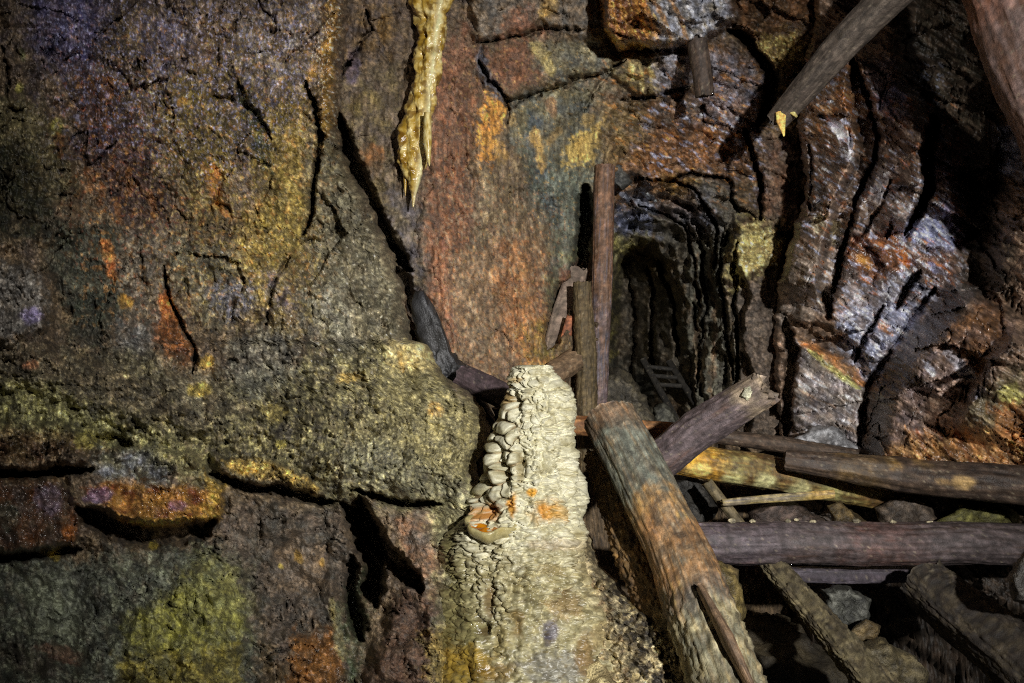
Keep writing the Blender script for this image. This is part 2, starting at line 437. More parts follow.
    w.line([(210, 165), (214, 188), (226, 214)], 7, 'c88020', 'a06820', .85, 5, 3)
    w.line([(200, 160), (210, 185)], 5, 'a06a20', None, .6, 5, 3)
    w.blob(183, 102, 7, 5, 'b08020', None, .8); w.blob(57, 127, 7, 9, 'a09a3c', '8a8030', .8); w.blob(20, 86, 4, 6, '9a9240', None, .8)
    w.blob(22, 55, 4, 8, '6a7040', None, .7)
    for x, y in ((98, 195), (118, 212), (88, 180), (128, 180), (60, 145), (108, 85), (150, 205)): w.line([(x, y - 12), (x + 2, y + 14)], 5, '8e5a1e', '6e4418', .65, 4, 3)
    w.poly([(238, 85), (250, 92), (272, 140), (270, 172), (255, 160)], '3a4034', '28301f', .95, 3, 3, wet=.4)
    w.line([(250, 108), (270, 130)], 2, '7a8468', None, .9)
    w.poly([(165, 235), (235, 245), (250, 300), (215, 330), (175, 280)], '66624a', '565244', .85, 12, 9)
    w.poly([(205, 285), (245, 278), (255, 310), (225, 320)], '565666', '4c4c58', .8, 8, 6)
    w.poly([(262, 270), (285, 268), (290, 310), (268, 318)], '5a5270', '6a6458', .7, 8, 6)
    w.poly([(300, 290), (345, 285), (352, 345), (310, 345)], '66645c', '7a7660', .7, 10, 8)
    # bench of rubble
    w.poly([(-60, 350), (120, 355), (230, 380), (360, 340), (440, 345), (480, 430), (470, 510), (330, 505), (215, 460), (100, 440), (-60, 420)], '6a643e', '4e4a34', .9, 12, 9)
    w.poly([(-60, 335), (60, 345), (150, 378), (205, 425), (160, 420), (60, 385), (-60, 375)], '4a3c2c', '5c5440', .85, 10, 8)
    w.poly([(150, 350), (215, 370), (235, 415), (200, 420), (160, 390)], '5a4c3a', '6c6650', .75, 10, 8)
    w.poly([(-60, 380), (40, 385), (120, 425), (205, 452), (160, 458), (80, 440), (-60, 430)], '8a8650', '74704a', .85, 9, 7)
    w.poly([(230, 330), (300, 330), (290, 380), (250, 400), (225, 370)], '4a4c48', '6a6858', .75, 10, 8)
    w.blob(285, 431, 9, 13, '4a4438', '3a342c', .95)
    w.blob(282, 446, 8, 6, 'a89a34', None, .8); w.blob(200, 388, 12, 8, 'a08a26', None, .7); w.blob(205, 362, 8, 7, 'a8861e', None, .7); w.blob(275, 412, 16, 10, '948232', None, .6)
    w.blob(350, 378, 14, 7, 'a88a30', None, .6); w.blob(30, 364, 8, 5, 'a86a40', None, .6); w.blob(85, 440, 12, 9, 'a09430', None, .7)
    w.poly([(-60, 420), (50, 428), (85, 448), (30, 462), (-60, 462)], '4e3420', '5c4a2c', .85, 7, 6, wet=.5)
    w.poly([(92, 450), (150, 446), (180, 470), (150, 492), (100, 480)], '666a72', '6a6850', .9, 7, 6, wet=.5)
    w.poly([(150, 450), (215, 458), (222, 490), (180, 480)], '8e8650', '76704a', .85, 8, 6)
    w.poly([(85, 488), (120, 480), (170, 486), (222, 490), (218, 520), (125, 528)], 'a87a28', '5c3018', 1.0, 4, 5, 5, wet=1)
    w.line([(130, 524), (180, 522), (218, 514)], 5, 'dcb03c', 'c08c28', .95, wet=.8)
    w.poly([(205, 474), (222, 486), (219, 515), (205, 508)], 'b8942c', '9a7a24', .85, 5, 4, wet=.5)
    w.blob(178, 506, 10, 6, '5e4070', '6a3020', .7, wet=.9); w.blob(100, 496, 14, 9, '7a6a90', '5a4058', .7, wet=.9)  # purple glints painted on the wet lip
    w.poly([(-60, 480), (55, 480), (86, 508), (80, 542), (30, 552), (-60, 550)], '4c2c14', '3e342e', .95, 6, 6, wet=1)
    w.blob(48, 500, 16, 16, '6a6070', '4e3a3a', .7, wet=.9); w.blob(70, 534, 8, 10, 'a06020', None, .7, wet=.9); w.blob(5, 515, 14, 16, '4e5244', None, .6)
    w.line([(225, 460), (270, 472), (318, 490)], 11, 'a8862a', '8a7434', .9, 4, 3)
    # lower wall
    w.poly([(-60, 560), (90, 556), (205, 545), (262, 560), (256, 700), (-60, 700)], '3a3e36', '5a5e4e', .95, 9, 9)
    w.specks('787c62', 12, .1, .6, 16, [(0, 560), (250, 550), (250, 690), (0, 690)], 20)
    w.specks('262822', 14, .15, .7, 17, [(0, 550), (350, 500), (350, 690), (0, 690)], 20)
    w.poly([(45, 555), (95, 560), (100, 640), (60, 640)], '3a3c34', '4a4c40', .8, 10, 8)
    w.poly([(20, 590), (60, 570), (85, 620), (70, 660), (30, 640)], '70745c', '5c6050', .8, 10, 8)
    w.poly([(130, 620), (180, 580), (245, 585), (252, 630), (215, 655), (140, 650)], '8e8a28', '605e2a', .85, 14, 12)
    w.poly([(195, 555), (250, 560), (250, 610), (190, 610)], '666a4a', '8a8434', .7, 12, 9)
    w.poly([(120, 655), (245, 645), (240, 700), (130, 700)], '8a7c1e', '5c5620', .8, 9, 8)
    w.blob(60, 652, 24, 8, '6a3a24', None, .6, rot=.4); w.blob(30, 660, 40, 16, '3a2a1e', None, .5, rot=.4)
    w.blob(55, 556, 6, 6, 'a8901e', None, .9); w.blob(153, 545, 5, 5, 'a8941e', None, .9)
    w.poly([(225, 500), (340, 510), (350, 560), (340, 620), (270, 640), (235, 590)], '4c4034', '3c3a34', .9, 10, 9)
    w.poly([(270, 550), (320, 545), (325, 590), (275, 590)], '7a6448', '5c5044', .75, 9, 8)
    w.blob(298, 556, 5, 6, 'b08a2c', None, .8); w.blob(280, 566, 3, 3, 'b09a2c', None, .8); w.blob(322, 562, 4, 4, 'b08a2c', None, .7)
    w.poly([(292, 635), (330, 625), (345, 690), (290, 690)], '865820', '4a3016', .95, 6, 6, wet=.7)
    w.line([(335, 600), (340, 660)], 8, '6a6a4c', '8a7a3a', .8)
    w.poly([(345, 600), (365, 560), (360, 690), (345, 690)], '3a4a30', '2a3424', .8, 7, 6, wet=.5)
    w.poly([(415, 585), (395, 600), (370, 650), (360, 690), (440, 690), (440, 590)], '4c3422', '3a2a20', .95, 8, 7)
    w.poly([(395, 515), (430, 505), (435, 590), (420, 590), (400, 550)], '7a5638', '5c5248', .85, 7, 7)
    w.poly([(430, 500), (480, 480), (560, 540), (640, 700), (430, 700), (440, 590)], '8a8458', '6f6c50', .9, 9, 8)
    w.poly([(425, 640), (480, 600), (500, 700), (430, 700)], 'a08434', '7a6a34', .85, 9, 8)
    w.poly([(340, 440), (450, 450), (460, 500), (380, 490), (340, 480)], '6e6c52', '5c5a4a', .8, 10, 9)
    # flowstone nose
    w.poly([(365, 360), (440, 372), (492, 410), (488, 470), (440, 480), (395, 440)], '72683c', '5a5434', .9, 14, 9)
    w.poly([(392, 342), (430, 342), (436, 372), (400, 372), (386, 356)], 'c8b878', 'a08c50', .95, 5, 4)
    w.line([(398, 352), (402, 372)], 3, '8a6a1e', None, .8)
    w.blob(436, 410, 10, 8, 'b08834', None, .6)
    w.specks('7c6a1e', 9, .12, .6, 11, [(150, 60), (320, 60), (320, 340), (200, 300)], 30)
    w.specks('6a6a86', 7, .18, .6, 12, [(20, -20), (320, -20), (300, 120), (60, 160)], 30)  # blue glitter of wet crystals, put into the colour
    w.specks('9a6a24', 7, .22, .55, 13, [(60, 20), (340, 0), (330, 300), (80, 320)], 30)
    w.specks('2f2b26', 4, .28, .75, 1)
    w.specks('2a2622', 3, .2, .7, 2, [(180, 320), (370, 330), (380, 500), (330, 500), (160, 430), (0, 440), (0, 340)])
    w.specks('9494b8', 3, .26, .75, 3, [(30, 0), (320, 0), (310, 110), (220, 190), (90, 130)], wet=.95)  # brighter wet glints painted as pale blue specks
    w.specks('a08a48', 4, .3, .55, 4, [(100, 0), (330, 0), (310, 330), (150, 330)])
    w.specks('aa9c60', 4, .3, .5, 5, [(0, 380), (200, 440), (330, 350), (400, 350), (400, 500), (330, 500)])
    w.specks('90865a', 5, .15, .5, 15, [(400, 350), (490, 400), (480, 480), (400, 480)], 20, 3)
    w.specks('4a4430', 2.2, .22, .75, 18, [(350, 350), (490, 390), (485, 500), (350, 500)], 15)
    w.specks('a49a6c', 2.2, .25, .55, 19, [(350, 350), (490, 390), (485, 500), (350, 500)], 15)
    w.specks('c8c0a8', 3, .42, .7, 6, [(190, 250), (420, 200), (440, 350), (330, 400)])
    w.specks('7a3c18', 6, .3, .6, 7, [(50, 40), (160, 60), (230, 200), (140, 330), (60, 240)])
    w.c *= np.exp(rub * (.8 * (RND[1][hid] - .5) + .7 * (RND[3][cid] - .5)))[:, None]
    w.wet = np.clip(w.wet + .45 * (1 - ss(120, 260, v)) + .1 + .25 * w.mix, 0, 1)
    return w.build('wall_left', M_ROCK)

# ==================================================================== BACK WALL (red buttress, hanging block, arch of the old level)
ARCH = [(611, 400), (606, 330), (610, 280), (620, 256), (638, 241), (658, 243), (671, 258), (680, 288), (688, 335), (690, 400), (688, 440), (612, 440)]
def wall_back():
    uu = coords(250, 326, 850, 960); vv = coords(-420, -20, 500, 640)
    U, V = np.meshgrid(uu, vv)
    w = Face(U, V, 23, 1.95)
    u, v = w.u, w.v
    base = tps([(330, 0, 3.75), (330, 250, 3.8), (330, 450, 3.6), (430, 0, 3.75), (430, 200, 3.8), (430, 400, 3.7), (500, 50, 3.95), (500, 250, 4.0), (500, 420, 3.85), (570, 80, 4.2), (560, 250, 4.35), (560, 400, 4.3),
                (620, 60, 4.35), (620, 170, 4.6), (700, 60, 4.5), (700, 150, 4.75), (760, 100, 4.75), (800, 200, 4.66), (760, 330, 4.58), (800, 420, 4.6), (620, 470, 4.7), (700, 480, 4.6), (400, -200, 3.2), (700, -200, 3.8), (850, -100, 4.4), (860, 400, 4.9), (450, 560, 3.6), (800, 560, 4.6)])
    w.d = base(u, v)
    r = -sdpoly(u + 5 * w.na, v + 5 * w.nb, ARCH)
    right = ss(560, 620, u)
    t = np.clip(1 - r / 72, 0, 1)
    x = t * 5 + .9 * fbm(u / 36, v / 50, 3, 5)
    te = (np.floor(x) + ss(.55, .98, x - np.floor(x))) / 5
    w.d += right * 1.2 * np.clip(te, 0, 1) * ss(595, 612, u)
    ins = ss(0, 10, -r)
    # inner gallery
    xx = u + 5 * w.na
    w.d += ins * (.35 + 1.7 * (1 - ss(622, 682, xx)) + .10 * fbm(u / 16, v / 40, 3, 6))
    w.crack([(631, 280), (634, 320), (632, 360), (634, 400)], 3.2, .4, 3); w.crack([(648, 262), (655, 290), (651, 320), (650, 350), (656, 378)], 3.2, .35, 3)
    w.raise_poly([(652, 320), (664, 312), (674, 330), (676, 365), (662, 376), (653, 355)], .12, 4, 3)
    # slate leaves right of the arch
    lv = ss(672, 700, u) * ss(200, 240, v) * (1 - .85 * ss(724, 738, u + .05 * (v - 300)))
    w.facets(7, 60, .06, .10, .06, 41, lv)
    w.facets(15, 110, .05, .14, .08, 42, lv)
    sh = ss(600, 640, u) * (1 - ss(250, 300, v + .3 * np.abs(u - 650)))
    w.facets(34, 16, .45, .10, .12, 43, sh)
    w.facets(70, 34, .35, .14, .12, 44, sh)
    for pts in ([(640, 207), (665, 212), (682, 228), (695, 262), (700, 310)], [(640, 180), (675, 182), (700, 195), (715, 225), (718, 270)], [(656, 190), (690, 172), (728, 180), (738, 215)],
                [(660, 260), (672, 300), (680, 350)], [(702, 250), (706, 300), (702, 345)], [(722, 230), (724, 300), (730, 380)], [(738, 240), (734, 300), (738, 350), (732, 400)], [(690, 300), (700, 340), (698, 390)]):
        w.crack(pts, 2.8, .25, 4)
        w.ramp(pts, .08, 2, 14, -1, 4)
    # left buttress and blocks above it
    left = 1 - right
    w.stretch = 1 + 1.0 * left * ss(90, 160, v); w.gr = 1 - .6 * left
    w.d += left * (.06 * fbm(u / 60, v / 120, 3, 31) + .025 * fbm(u / 14, v / 34, 3, 32))
    w.facets(30, 60, .1, .035, .05, 45, left * (1 - ss(430, 520, u) * 0))
    w.raise_poly([(478, 44), (520, 34), (546, 28), (600, 50), (622, 62), (560, 84), (506, 100), (484, 88)], .07, 5, 7)
    w.raise_poly([(470, -60), (560, -60), (600, -20), (600, 45), (545, 26), (500, 36), (474, 40)], .12, 5, 7)
    w.raise_poly([(597, -80), (745, -80), (735, 18), (705, 40), (655, 44), (620, 49), (604, 30)], .55, 5, 5)
    w.raise_poly([(620, 55), (690, 50), (692, 90), (640, 100), (615, 75)], .12, 5, 5)
    w.raise_poly([(432, 60), (480, 100), (505, 110), (540, 200), (560, 300), (575, 340), (540, 420), (440, 400), (425, 250)], .06, 14, 8)
    w.raise_poly([(470, 120), (515, 110), (520, 190), (485, 230)], .05, 10, 8)
    w.raise_poly([(520, 190), (575, 200), (590, 300), (575, 350), (545, 300)], -.05, 14, 8)
    w.crack([(476, 42), (520, 36), (548, 28), (580, 30)], 2, .12, 5)
    w.crack([(478, 62), (492, 84), (506, 102), (535, 96), (560, 86), (600, 74), (625, 62)], 2.6, .16, 5)
    w.crack([(580, 110), (620, 62)], 2.2, .1, 3)
    w.crack([(506, 102), (508, 122)], 3, .1, 3)
    w.crack([(620, 100), (655, 96), (690, 85)], 3, .2, 3)
    w.crack([(585, 185), (586, 230), (578, 290)], 11, .7, 3)
    w.crack([(575, 280), (560, 310), (548, 350)], 12, .5, 3)
    w.crack([(338, 110), (352, 160), (368, 200), (394, 246), (408, 272)], 10, .6, 3)
    w.crack([(392, 260), (410, 300), (430, 340), (455, 380), (480, 412)], 9, .35, 4)
    w.fissures(26, 90, .1, .87, .05, 64, left); w.fissures(60, 40, .5, .88, .07, 65, right * (1 - ss(230, 300, v)))
    w.crack([(728, 30), (746, 40), (760, 58), (771, 78), (770, 104), (757, 126)], 8, .5, 3)
    w.crack([(744, 128), (754, 155), (762, 185), (760, 218)], 4, .35, 3)
    w.crack([(695, 36), (700, 60), (706, 92)], 10, .3, 2)
    w.raise_poly([(735, 222), (758, 212), (784, 242), (782, 262), (760, 268), (735, 285)], .14, 5, 5)
    w.raise_poly([(605, 250), (628, 245), (622, 300), (612, 360), (600, 340)], .2, 6, 5)
    w.d += .03 * (1 - .55 * left) * fbm(u / 9, v / 9, 3, 33, .65) + .009 * pn(u / 2.6, v / 2.6, 34)
    w.d += .02 * right * fbm(u / 26 + v / 40, v / 6 - u / 14, 3, 35) * (1 - lv)
    # ---- stains, with blue wet glints painted among them
    w.base('4e4030', '62523c', 26, 3)
    w.poly([(320, -60), (480, -60), (475, 40), (440, 200), (420, 340), (320, 300)], '4a3c34', '64523a', .95, 14, 10)
    w.poly([(340, 60), (400, 60), (395, 200), (420, 280), (400, 300), (360, 220)], '6a5c34', '504640', .75, 12, 9)
    w.poly([(340, 0), (400, 0), (395, 60), (345, 80)], '4e4440', '6c5226', .7, 12, 9)
    w.blob(386, 28, 10, 16, '7e5e20', '5a4426', .85); w.blob(362, 104, 14, 12, '70602f', '5a4a30', .8); w.blob(374, 158, 12, 16, '84501e', '5e4a2c', .8); w.blob(352, 66, 8, 20, '453c52', '4e4048', .8)
    w.crack([(345, 60), (358, 48), (372, 30), (366, 12)], 2.5, .15, 4); w.crack([(338, 78), (350, 60)], 3, .2, 3)
    w.poly([(385, 190), (432, 200), (432, 340), (410, 300)], '5e5440', '4a4850', .8, 10, 8)
    w.poly([(425, 70), (465, 20), (478, 90), (470, 240), (450, 300), (425, 330)], '74492c', '6a4a36', .9, 10, 9)
    w.poly([(432, 150), (462, 150), (465, 260), (440, 330), (430, 280)], '80502e', '6a4832', .85, 9, 8)
    w.poly([(450, 260), (545, 220), (560, 300), (545, 400), (460, 390), (435, 330)], '80603c', '6e5642', .85, 14, 10)
    w.poly([(460, 260), (500, 240), (510, 330), (480, 370), (455, 330)], '7e6e58', '80603a', .7, 12, 9)
    w.poly([(496, 230), (530, 240), (545, 330), (520, 380), (500, 300)], '8c5f2f', '86562e', .8, 10, 9)
    w.line([(490, 265), (515, 310), (530, 360), (525, 400)], 14, '986632', '885830', .7, 6, 3)
    w.line([(440, 240), (444, 300), (452, 360)], 9, '845636', '7a4a34', .7, 5, 3)
    w.poly([(520, 330), (555, 320), (560, 370), (530, 400)], '8a7c2c', '9a6e2a', .75, 9, 8)
    w.poly([(470, -40), (600, -40), (600, 50), (546, 26), (510, 36), (475, 50)], '565450', '6c5a44', .9, 8, 7)
    w.poly([(510, 8), (530, 10), (535, 30), (500, 36)], '7a4626', None, .7, 8, 6); w.blob(548, 8, 8, 16, '9a7a34', None, .7, rot=.4)
    w.poly([(484, 48), (545, 32), (548, 75), (510, 96), (488, 80)], '74482a', '5c4030', .9, 6, 6)
    w.poly([(535, 40), (600, 40), (620, 62), (560, 84), (535, 70)], '5a5c54', '726a4c', .9, 6, 6)
    w.line([(530, 42), (545, 55), (552, 78)], 8, 'c0ac6c', '9a8a4c', .8, 3, 3)
    w.line([(478, 48), (484, 75), (500, 100)], 8, '4a4e5c', '5a5a60', .9)
    w.poly([(506, 100), (560, 86), (620, 66), (625, 130), (605, 165), (588, 240), (560, 230), (530, 170), (512, 140)], '565a54', '6a6448', .95, 8, 7)
    w.poly([(585, 85), (620, 76), (625, 120), (598, 130)], '7a5c3c', '66604c', .8, 8, 7)
    w.poly([(520, 150), (585, 170), (585, 300), (555, 300), (545, 230), (525, 200)], '5a604e', '46504c', .85, 10, 8)
    w.line([(530, 110), (536, 150), (548, 200), (556, 230)], 10, '46505a', '50584c', .8, 5, 3)
    w.poly([(480, 165), (515, 160), (535, 210), (500, 240), (475, 240)], '7c6c4c', '6c5844', .75, 9, 8)
    w.poly([(486, 95), (503, 106), (497, 140), (489, 170), (478, 150), (480, 115)], 'cc9228', 'a86c18', .98, 3, 4)
    w.blob(500, 152, 8, 14, 'a07c3c', None, .7)
    w.poly([(578, 132), (604, 118), (604, 140), (588, 164), (569, 166), (569, 146)], 'd4b458', 'ac8c3c', .98, 4, 5)
    w.line([(534, 130), (540, 152), (542, 170)], 7, 'b8903c', '9a7c3c', .85, 3, 3); w.line([(560, 128), (548, 148)], 6, '9a7c44', None, .7)
    w.blob(551, 106, 6, 12, '7a5432', None, .7); w.blob(512, 118, 4, 8, 'a88c54', None, .8)
    w.blob(588, 118, 8, 8, 'a88a48', None, .6)
    w.poly([(550, 250), (585, 240), (582, 300), (560, 330), (545, 300)], '6a6a44', '5a5c54', .8, 8, 7)
    w.poly([(560, 275), (585, 262), (582, 300), (565, 305)], '8a5030', None, .7, 7, 6)
    # hanging block
    w.poly([(597, -60), (655, -60), (650, 0), (655, 45), (620, 50), (604, 30)], '7a4618', '5a361c', .98, 3, 3, wet=.6)
    w.poly([(648, -60), (745, -60), (735, 18), (705, 40), (658, 44), (652, 10)], '8a8e9c', '7a7264', .95, 4, 4, wet=.6)
    for x in (602, 612, 624, 640, 648, 660, 676): w.line([(x - 8, -6), (x + 4, 20), (x + 12, 46)], 3, 'c08a2c', '9a6420', .7, 3, 2, wet=.6)
    w.line([(604, 30), (622, 47), (645, 46), (658, 42)], 4, 'd8aa40', 'b88a2c', .9, 3, 2, wet=.7)
    w.specks('3a2412', 6, .15, .75, 40, [(597, -40), (655, -40), (655, 46), (604, 40)], 6, 4, 1.05)
    w.specks('e0b450', 4, .25, .8, 41, [(597, -40), (655, -40), (655, 46), (604, 40)], 6, 4, 1.05, wet=.9)
    w.specks('6a7490', 9, .12, .6, 42, [(690, 50), (770, 70), (765, 200), (690, 130)], 16, 2, .5, wet=.8)  # dull blue glints painted on the wet rock
    w.specks('b0b4c4', 5, .15, .7, 21, [(655, -30), (740, -30), (735, 18), (700, 40), (660, 40)], 8, 3, 1.0)
    w.poly([(618, 60), (662, 60), (660, 96), (625, 100)], '9a8a54', '6a5a3c', .85, 6, 6)
    for x in (630, 640, 651): w.line([(x, 62), (x + 3, 92)], 3.5, 'e0cc8c', 'b8a050', .8, 3, 2)
    w.poly([(655, 48), (695, 42), (692, 85), (660, 92)], '6c5a4a', '9094a4', .8, 6, 6, wet=.5)
    w.poly([(612, 95), (760, 90), (760, 160), (720, 190), (640, 185), (600, 165)], '6a4a2c', '544a44', .95, 10, 9, wet=.4)
    w.poly([(600, 105), (640, 100), (640, 165), (606, 168)], '7c6a3c', '6a5434', .8, 8, 8)
    w.poly([(640, 140), (720, 122), (742, 160), (660, 180), (610, 172)], '6a4628', '8a5a22', .7, 16, 16, wet=.5)
    w.poly([(700, 40), (760, 60), (760, 130), (700, 120)], '6c6c78', '6a4a2e', .75, 10, 8, wet=.6)
    w.poly([(735, -40), (850, -40), (800, 60), (770, 75), (735, 32)], '5c3c20', '46321e', .95, 9, 8, wet=.4)
    w.poly([(758, 35), (795, 30), (800, 70), (780, 75), (765, 60)], 'a08a48', '6a5226', .8, 6, 6)
    w.specks('d8c470', 3, .2, .85, 22, [(760, 35), (796, 30), (800, 72), (776, 75)], 6)
    w.poly([(765, 75), (800, 70), (800, 140), (775, 130)], '74602e', '5c4c2c', .8, 6, 6)
    w.specks('a8b0d0', 6, .22, .75, 23, [(640, 90), (790, 90), (760, 200), (700, 160), (640, 200)], 20, 2.5, .5, wet=.9)  # pale blue glints put into the colour of the rust rock
    # arch
    w.poly([(602, 200), (700, 170), (740, 200), (760, 330), (700, 440), (680, 280), (650, 235), (612, 250)], '565042', '47443c', .95, 9, 8)
    w.poly([(612, 175), (690, 180), (700, 215), (660, 210), (612, 215)], '5c3e20', '46403a', .9, 7, 6, wet=.6)
    w.poly([(612, 208), (650, 210), (655, 235), (614, 238)], '5a6078', '44485a', .9, 6, 6, wet=.8)
    w.line([(622, 195), (660, 212)], 5, '8a90a0', '6a7080', .8, wet=.9); w.line([(640, 190), (655, 200)], 5, '808a90', None, .8, wet=.9)
    w.poly([(660, 175), (695, 178), (700, 205), (668, 205)], '8a6a28', '6a4c1e', .85, 7, 6)
    w.poly([(690, 190), (715, 195), (722, 240), (700, 240)], '5c6070', '4c4840', .85, 7, 6, wet=.6)
    w.poly([(655, 200), (690, 200), (712, 240), (690, 240)], '4a4c58', '5c4a40', .7, 7, 6, wet=.6)
    w.poly([(604, 240), (650, 234), (622, 262), (616, 310), (606, 350)], '7a7034', '565434', .9, 6, 6)
    w.line([(650, 240), (628, 250), (620, 280), (616, 320), (612, 370)], 5, '9a9040', '6a6430', .8, 4, 3)
    w.poly([(612, 270), (640, 250), (670, 262), (684, 300), (688, 400), (612, 400)], '544c3e', '464238', .85, 6, 5)
    w.poly([(640, 244), (672, 262), (670, 285), (640, 275)], '6a5028', '4c4228', .8, 7, 6)
    w.poly([(690, 230), (740, 230), (740, 400), (690, 430)], '605e4e', '4e4a40', .9, 8, 7)
    for x in (697, 712, 728, 747): w.line([(x, 250), (x + 2, 330), (x - 2, 400)], 3, '62402a', '6c5a34', .6, 5, 3)
    w.poly([(735, 285), (790, 265), (785, 440), (735, 440)], '64564a', '50443a', .9, 8, 7)
    w.poly([(736, 222), (758, 212), (784, 244), (780, 264), (756, 268), (734, 290)], 'b4a660', '8c7840', .95, 6, 9)
    w.specks('e0d894', 4, .2, .8, 24, [(736, 222), (758, 212), (784, 244), (780, 264), (736, 280)], 6)
    w.poly([(765, 130), (800, 140), (795, 240), (775, 235), (760, 200)], '5a4c40', '6a4a34', .9, 8, 7)
    w.poly([(600, 360), (660, 370), (655, 440), (600, 440)], '4e4e42', '403e36', .9, 8, 7)
    w.specks('2c2824', 4, .3, .7, 25)
    w.specks('9a7a3c', 4, .34, .6, 26, [(430, 40), (600, 40), (590, 400), (430, 400)])
    w.specks('8a7c60', 8, .15, .5, 29, [(430, 150), (560, 200), (570, 400), (440, 390)], 20, .45, -.25)
    w.specks('5a4c40', 7, .2, .7, 30, [(430, 60), (560, 150), (570, 400), (430, 390)], 20, .4, -.2)
    w.specks('a86a34', 6, .3, .5, 27, [(430, 150), (560, 200), (560, 400), (430, 390)], stretch=.5)
    w.specks('b87828', 5, .28, .7, 28, [(600, 60), (760, 60), (760, 200), (620, 200)], stretch=2.5, rot=.5, wet=.7)
    w.wet = np.clip(w.wet + .12 + .25 * w.mix, 0, 1)
    return w.build('wall_back', M_ROCK)

# ==================================================================== RIGHT WALL (slate slabs)
def wall_right():
    Lf = edge_fn([(-400, 830), (-50, 815), (30, 810), (70, 803), (100, 799), (130, 797), (150, 800), (180, 806), (200, 803), (220, 797), (255, 786), (290, 776), (330, 770), (380, 773), (430, 778), (470, 786), (560, 800), (900, 820)])
    vv = coords(-420, -20, 600, 760); nf = 260
    rows = []
    for v in vv:
        l = Lf(v) + 3.0 * float(pn(np.array(v / 12.0), np.array(.77))) + 1.5 * float(pn(np.array(v / 4.0), np.array(8.37)))
        a = np.linspace(1, 0, 12)[:-1]
        rows.append(np.concatenate([l + 8 - 8 * np.sin(a * np.pi / 2), np.linspace(l + 8, 1045, nf), np.arange(1047.6, 1200, 2.6), np.arange(1203, 1500, 9.0)]))
    U = np.array(rows); V = np.repeat(vv[:, None], U.shape[1], 1)
    w = Face(U, V, 43, 2.3)
    u, v = w.u, w.v
    base = tps([(790, -60, 4.3), (790, 100, 4.45), (790, 300, 4.4), (790, 460, 4.2), (870, 0, 4.25), (870, 200, 4.1), (870, 330, 4.0), (870, 460, 3.85), (960, 0, 3.8), (960, 200, 3.75), (960, 350, 3.55), (960, 460, 3.45),
                (1040, 0, 3.3), (1040, 200, 3.2), (1040, 350, 3.1), (1040, 460, 3.0), (1300, 200, 2.4), (1300, 460, 2.3), (900, -300, 3.4), (860, 560, 3.9), (1040, 560, 3.3), (1300, 600, 2.4), (900, 740, 3.7)])
    w.d = base(u, v)
    D = [(856, 60), (866, 100), (877, 135), (872, 160), (858, 195), (848, 235), (836, 275), (832, 312)]
    w.ramp(D, .62, 3, 110, -1, 3)
    w.crack([(852, 60), (860, 105), (869, 138), (862, 168), (846, 205), (836, 245), (827, 290), (829, 318)], 14, .9, 2)
    E = [(936, 115), (928, 150), (930, 185), (920, 208), (905, 235)]
    w.ramp(E, .3, 3, 60, -1, 3); w.crack(E, 10, .7, 2, w1=5)
    w.raise_poly([(905, -80), (1010, -80), (1010, 150), (985, 300), (960, 290), (960, 180), (900, 60)], -.35, 14, 8)
    # leaning slab, its flank turned away to the left
    S = [(960, 262), (938, 290), (905, 335), (868, 388), (860, 425), (858, 500)]
    w.ramp(S, .42, 34, 190, 1, 3)
    w.crack([(935, 288), (903, 334), (866, 388), (858, 455)], 5, .2, 2)
    w.ramp([(1010, 320), (985, 355), (960, 400), (945, 430)], .20, 14, 60, 1, 3)
    # slab feet and small steps
    w.crack([(785, 318), (793, 350), (788, 385), (787, 440)], 6.5, .6, 2)
    w.ramp([(787, 322), (830, 330), (862, 352), (872, 386)], .12, 4, 60, 1, 4)
    w.raise_poly([(795, 340), (830, 345), (865, 385), (858, 450), (800, 450)], .05, 6, 4)
    w.crack([(856, 362), (866, 335), (882, 306)], 3.5, .25, 2); w.crack([(897, 308), (910, 285), (920, 270)], 5, .3, 2)
    w.crack([(905, 240), (918, 222), (926, 205)], 2.5, .12, 3); w.crack([(808, 145), (812, 180), (810, 215)], 2, .12, 3)
    w.crack([(848, 110), (852, 170), (842, 200)], 2, .05, 3); w.crack([(886, 240), (894, 215)], 3, .12, 2)
    w.crack([(838, 275), (850, 250), (868, 225), (880, 205), (890, 180)], 2.5, .12, 3)
    a = u * .87 + v * .5; b = -u * .5 + v * .87
    w.facets(80, 34, .5, .08, .12, 51); w.facets(30, 9, .5, .015, .02, 52); w.facets(120, 60, -.2, .08, .12, 53)
    w.d += .022 * fbm(a / 46, b / 9, 4, 54) + .010 * fbm(a / 14, b / 4, 3, 55) + .006 * pn(u / 2.6, v / 2.6, 56); w.billow = .008; w.aniso = 3.2
    w.fissures(40, 110, .5, .92, .06, 66); w.fissures(90, 16, .5, .9, .04, 67)
    e = np.clip(1 - (U - U[:, :1]) / 8, 0, 1).ravel()
    w.d += .6 * (1 - np.sqrt(np.clip(1 - e ** 2, 0, 1)))
    # ---- stains, with blue-white highlights and shaded parts put into the colour
    w.base('54463a', '6a5646', 24, 5)
    w.poly([(785, 100), (875, 90), (880, 150), (838, 310), (770, 330), (790, 220)], '6a5646', '54483e', .9, 8, 7)
    w.poly([(800, 70), (860, 65), (872, 130), (850, 150), (810, 150)], '6c5444', '7e5c34', .85, 8, 7, wet=.5)
    w.line([(838, 88), (852, 112)], 7, 'a86a24', '8a5020', .8); w.line([(830, 120), (850, 150)], 9, 'a8acc0', '7c7484', .85, 4, 3, wet=.8)  # orange streak, then a blue-white highlight painted on the slab
    w.line([(840, 145), (850, 160)], 7, 'b0b0bc', None, .8, wet=.8); w.blob(815, 185, 5, 5, 'a0a8b8', None, .7); w.blob(818, 225, 7, 10, 'a89c7c', None, .7)
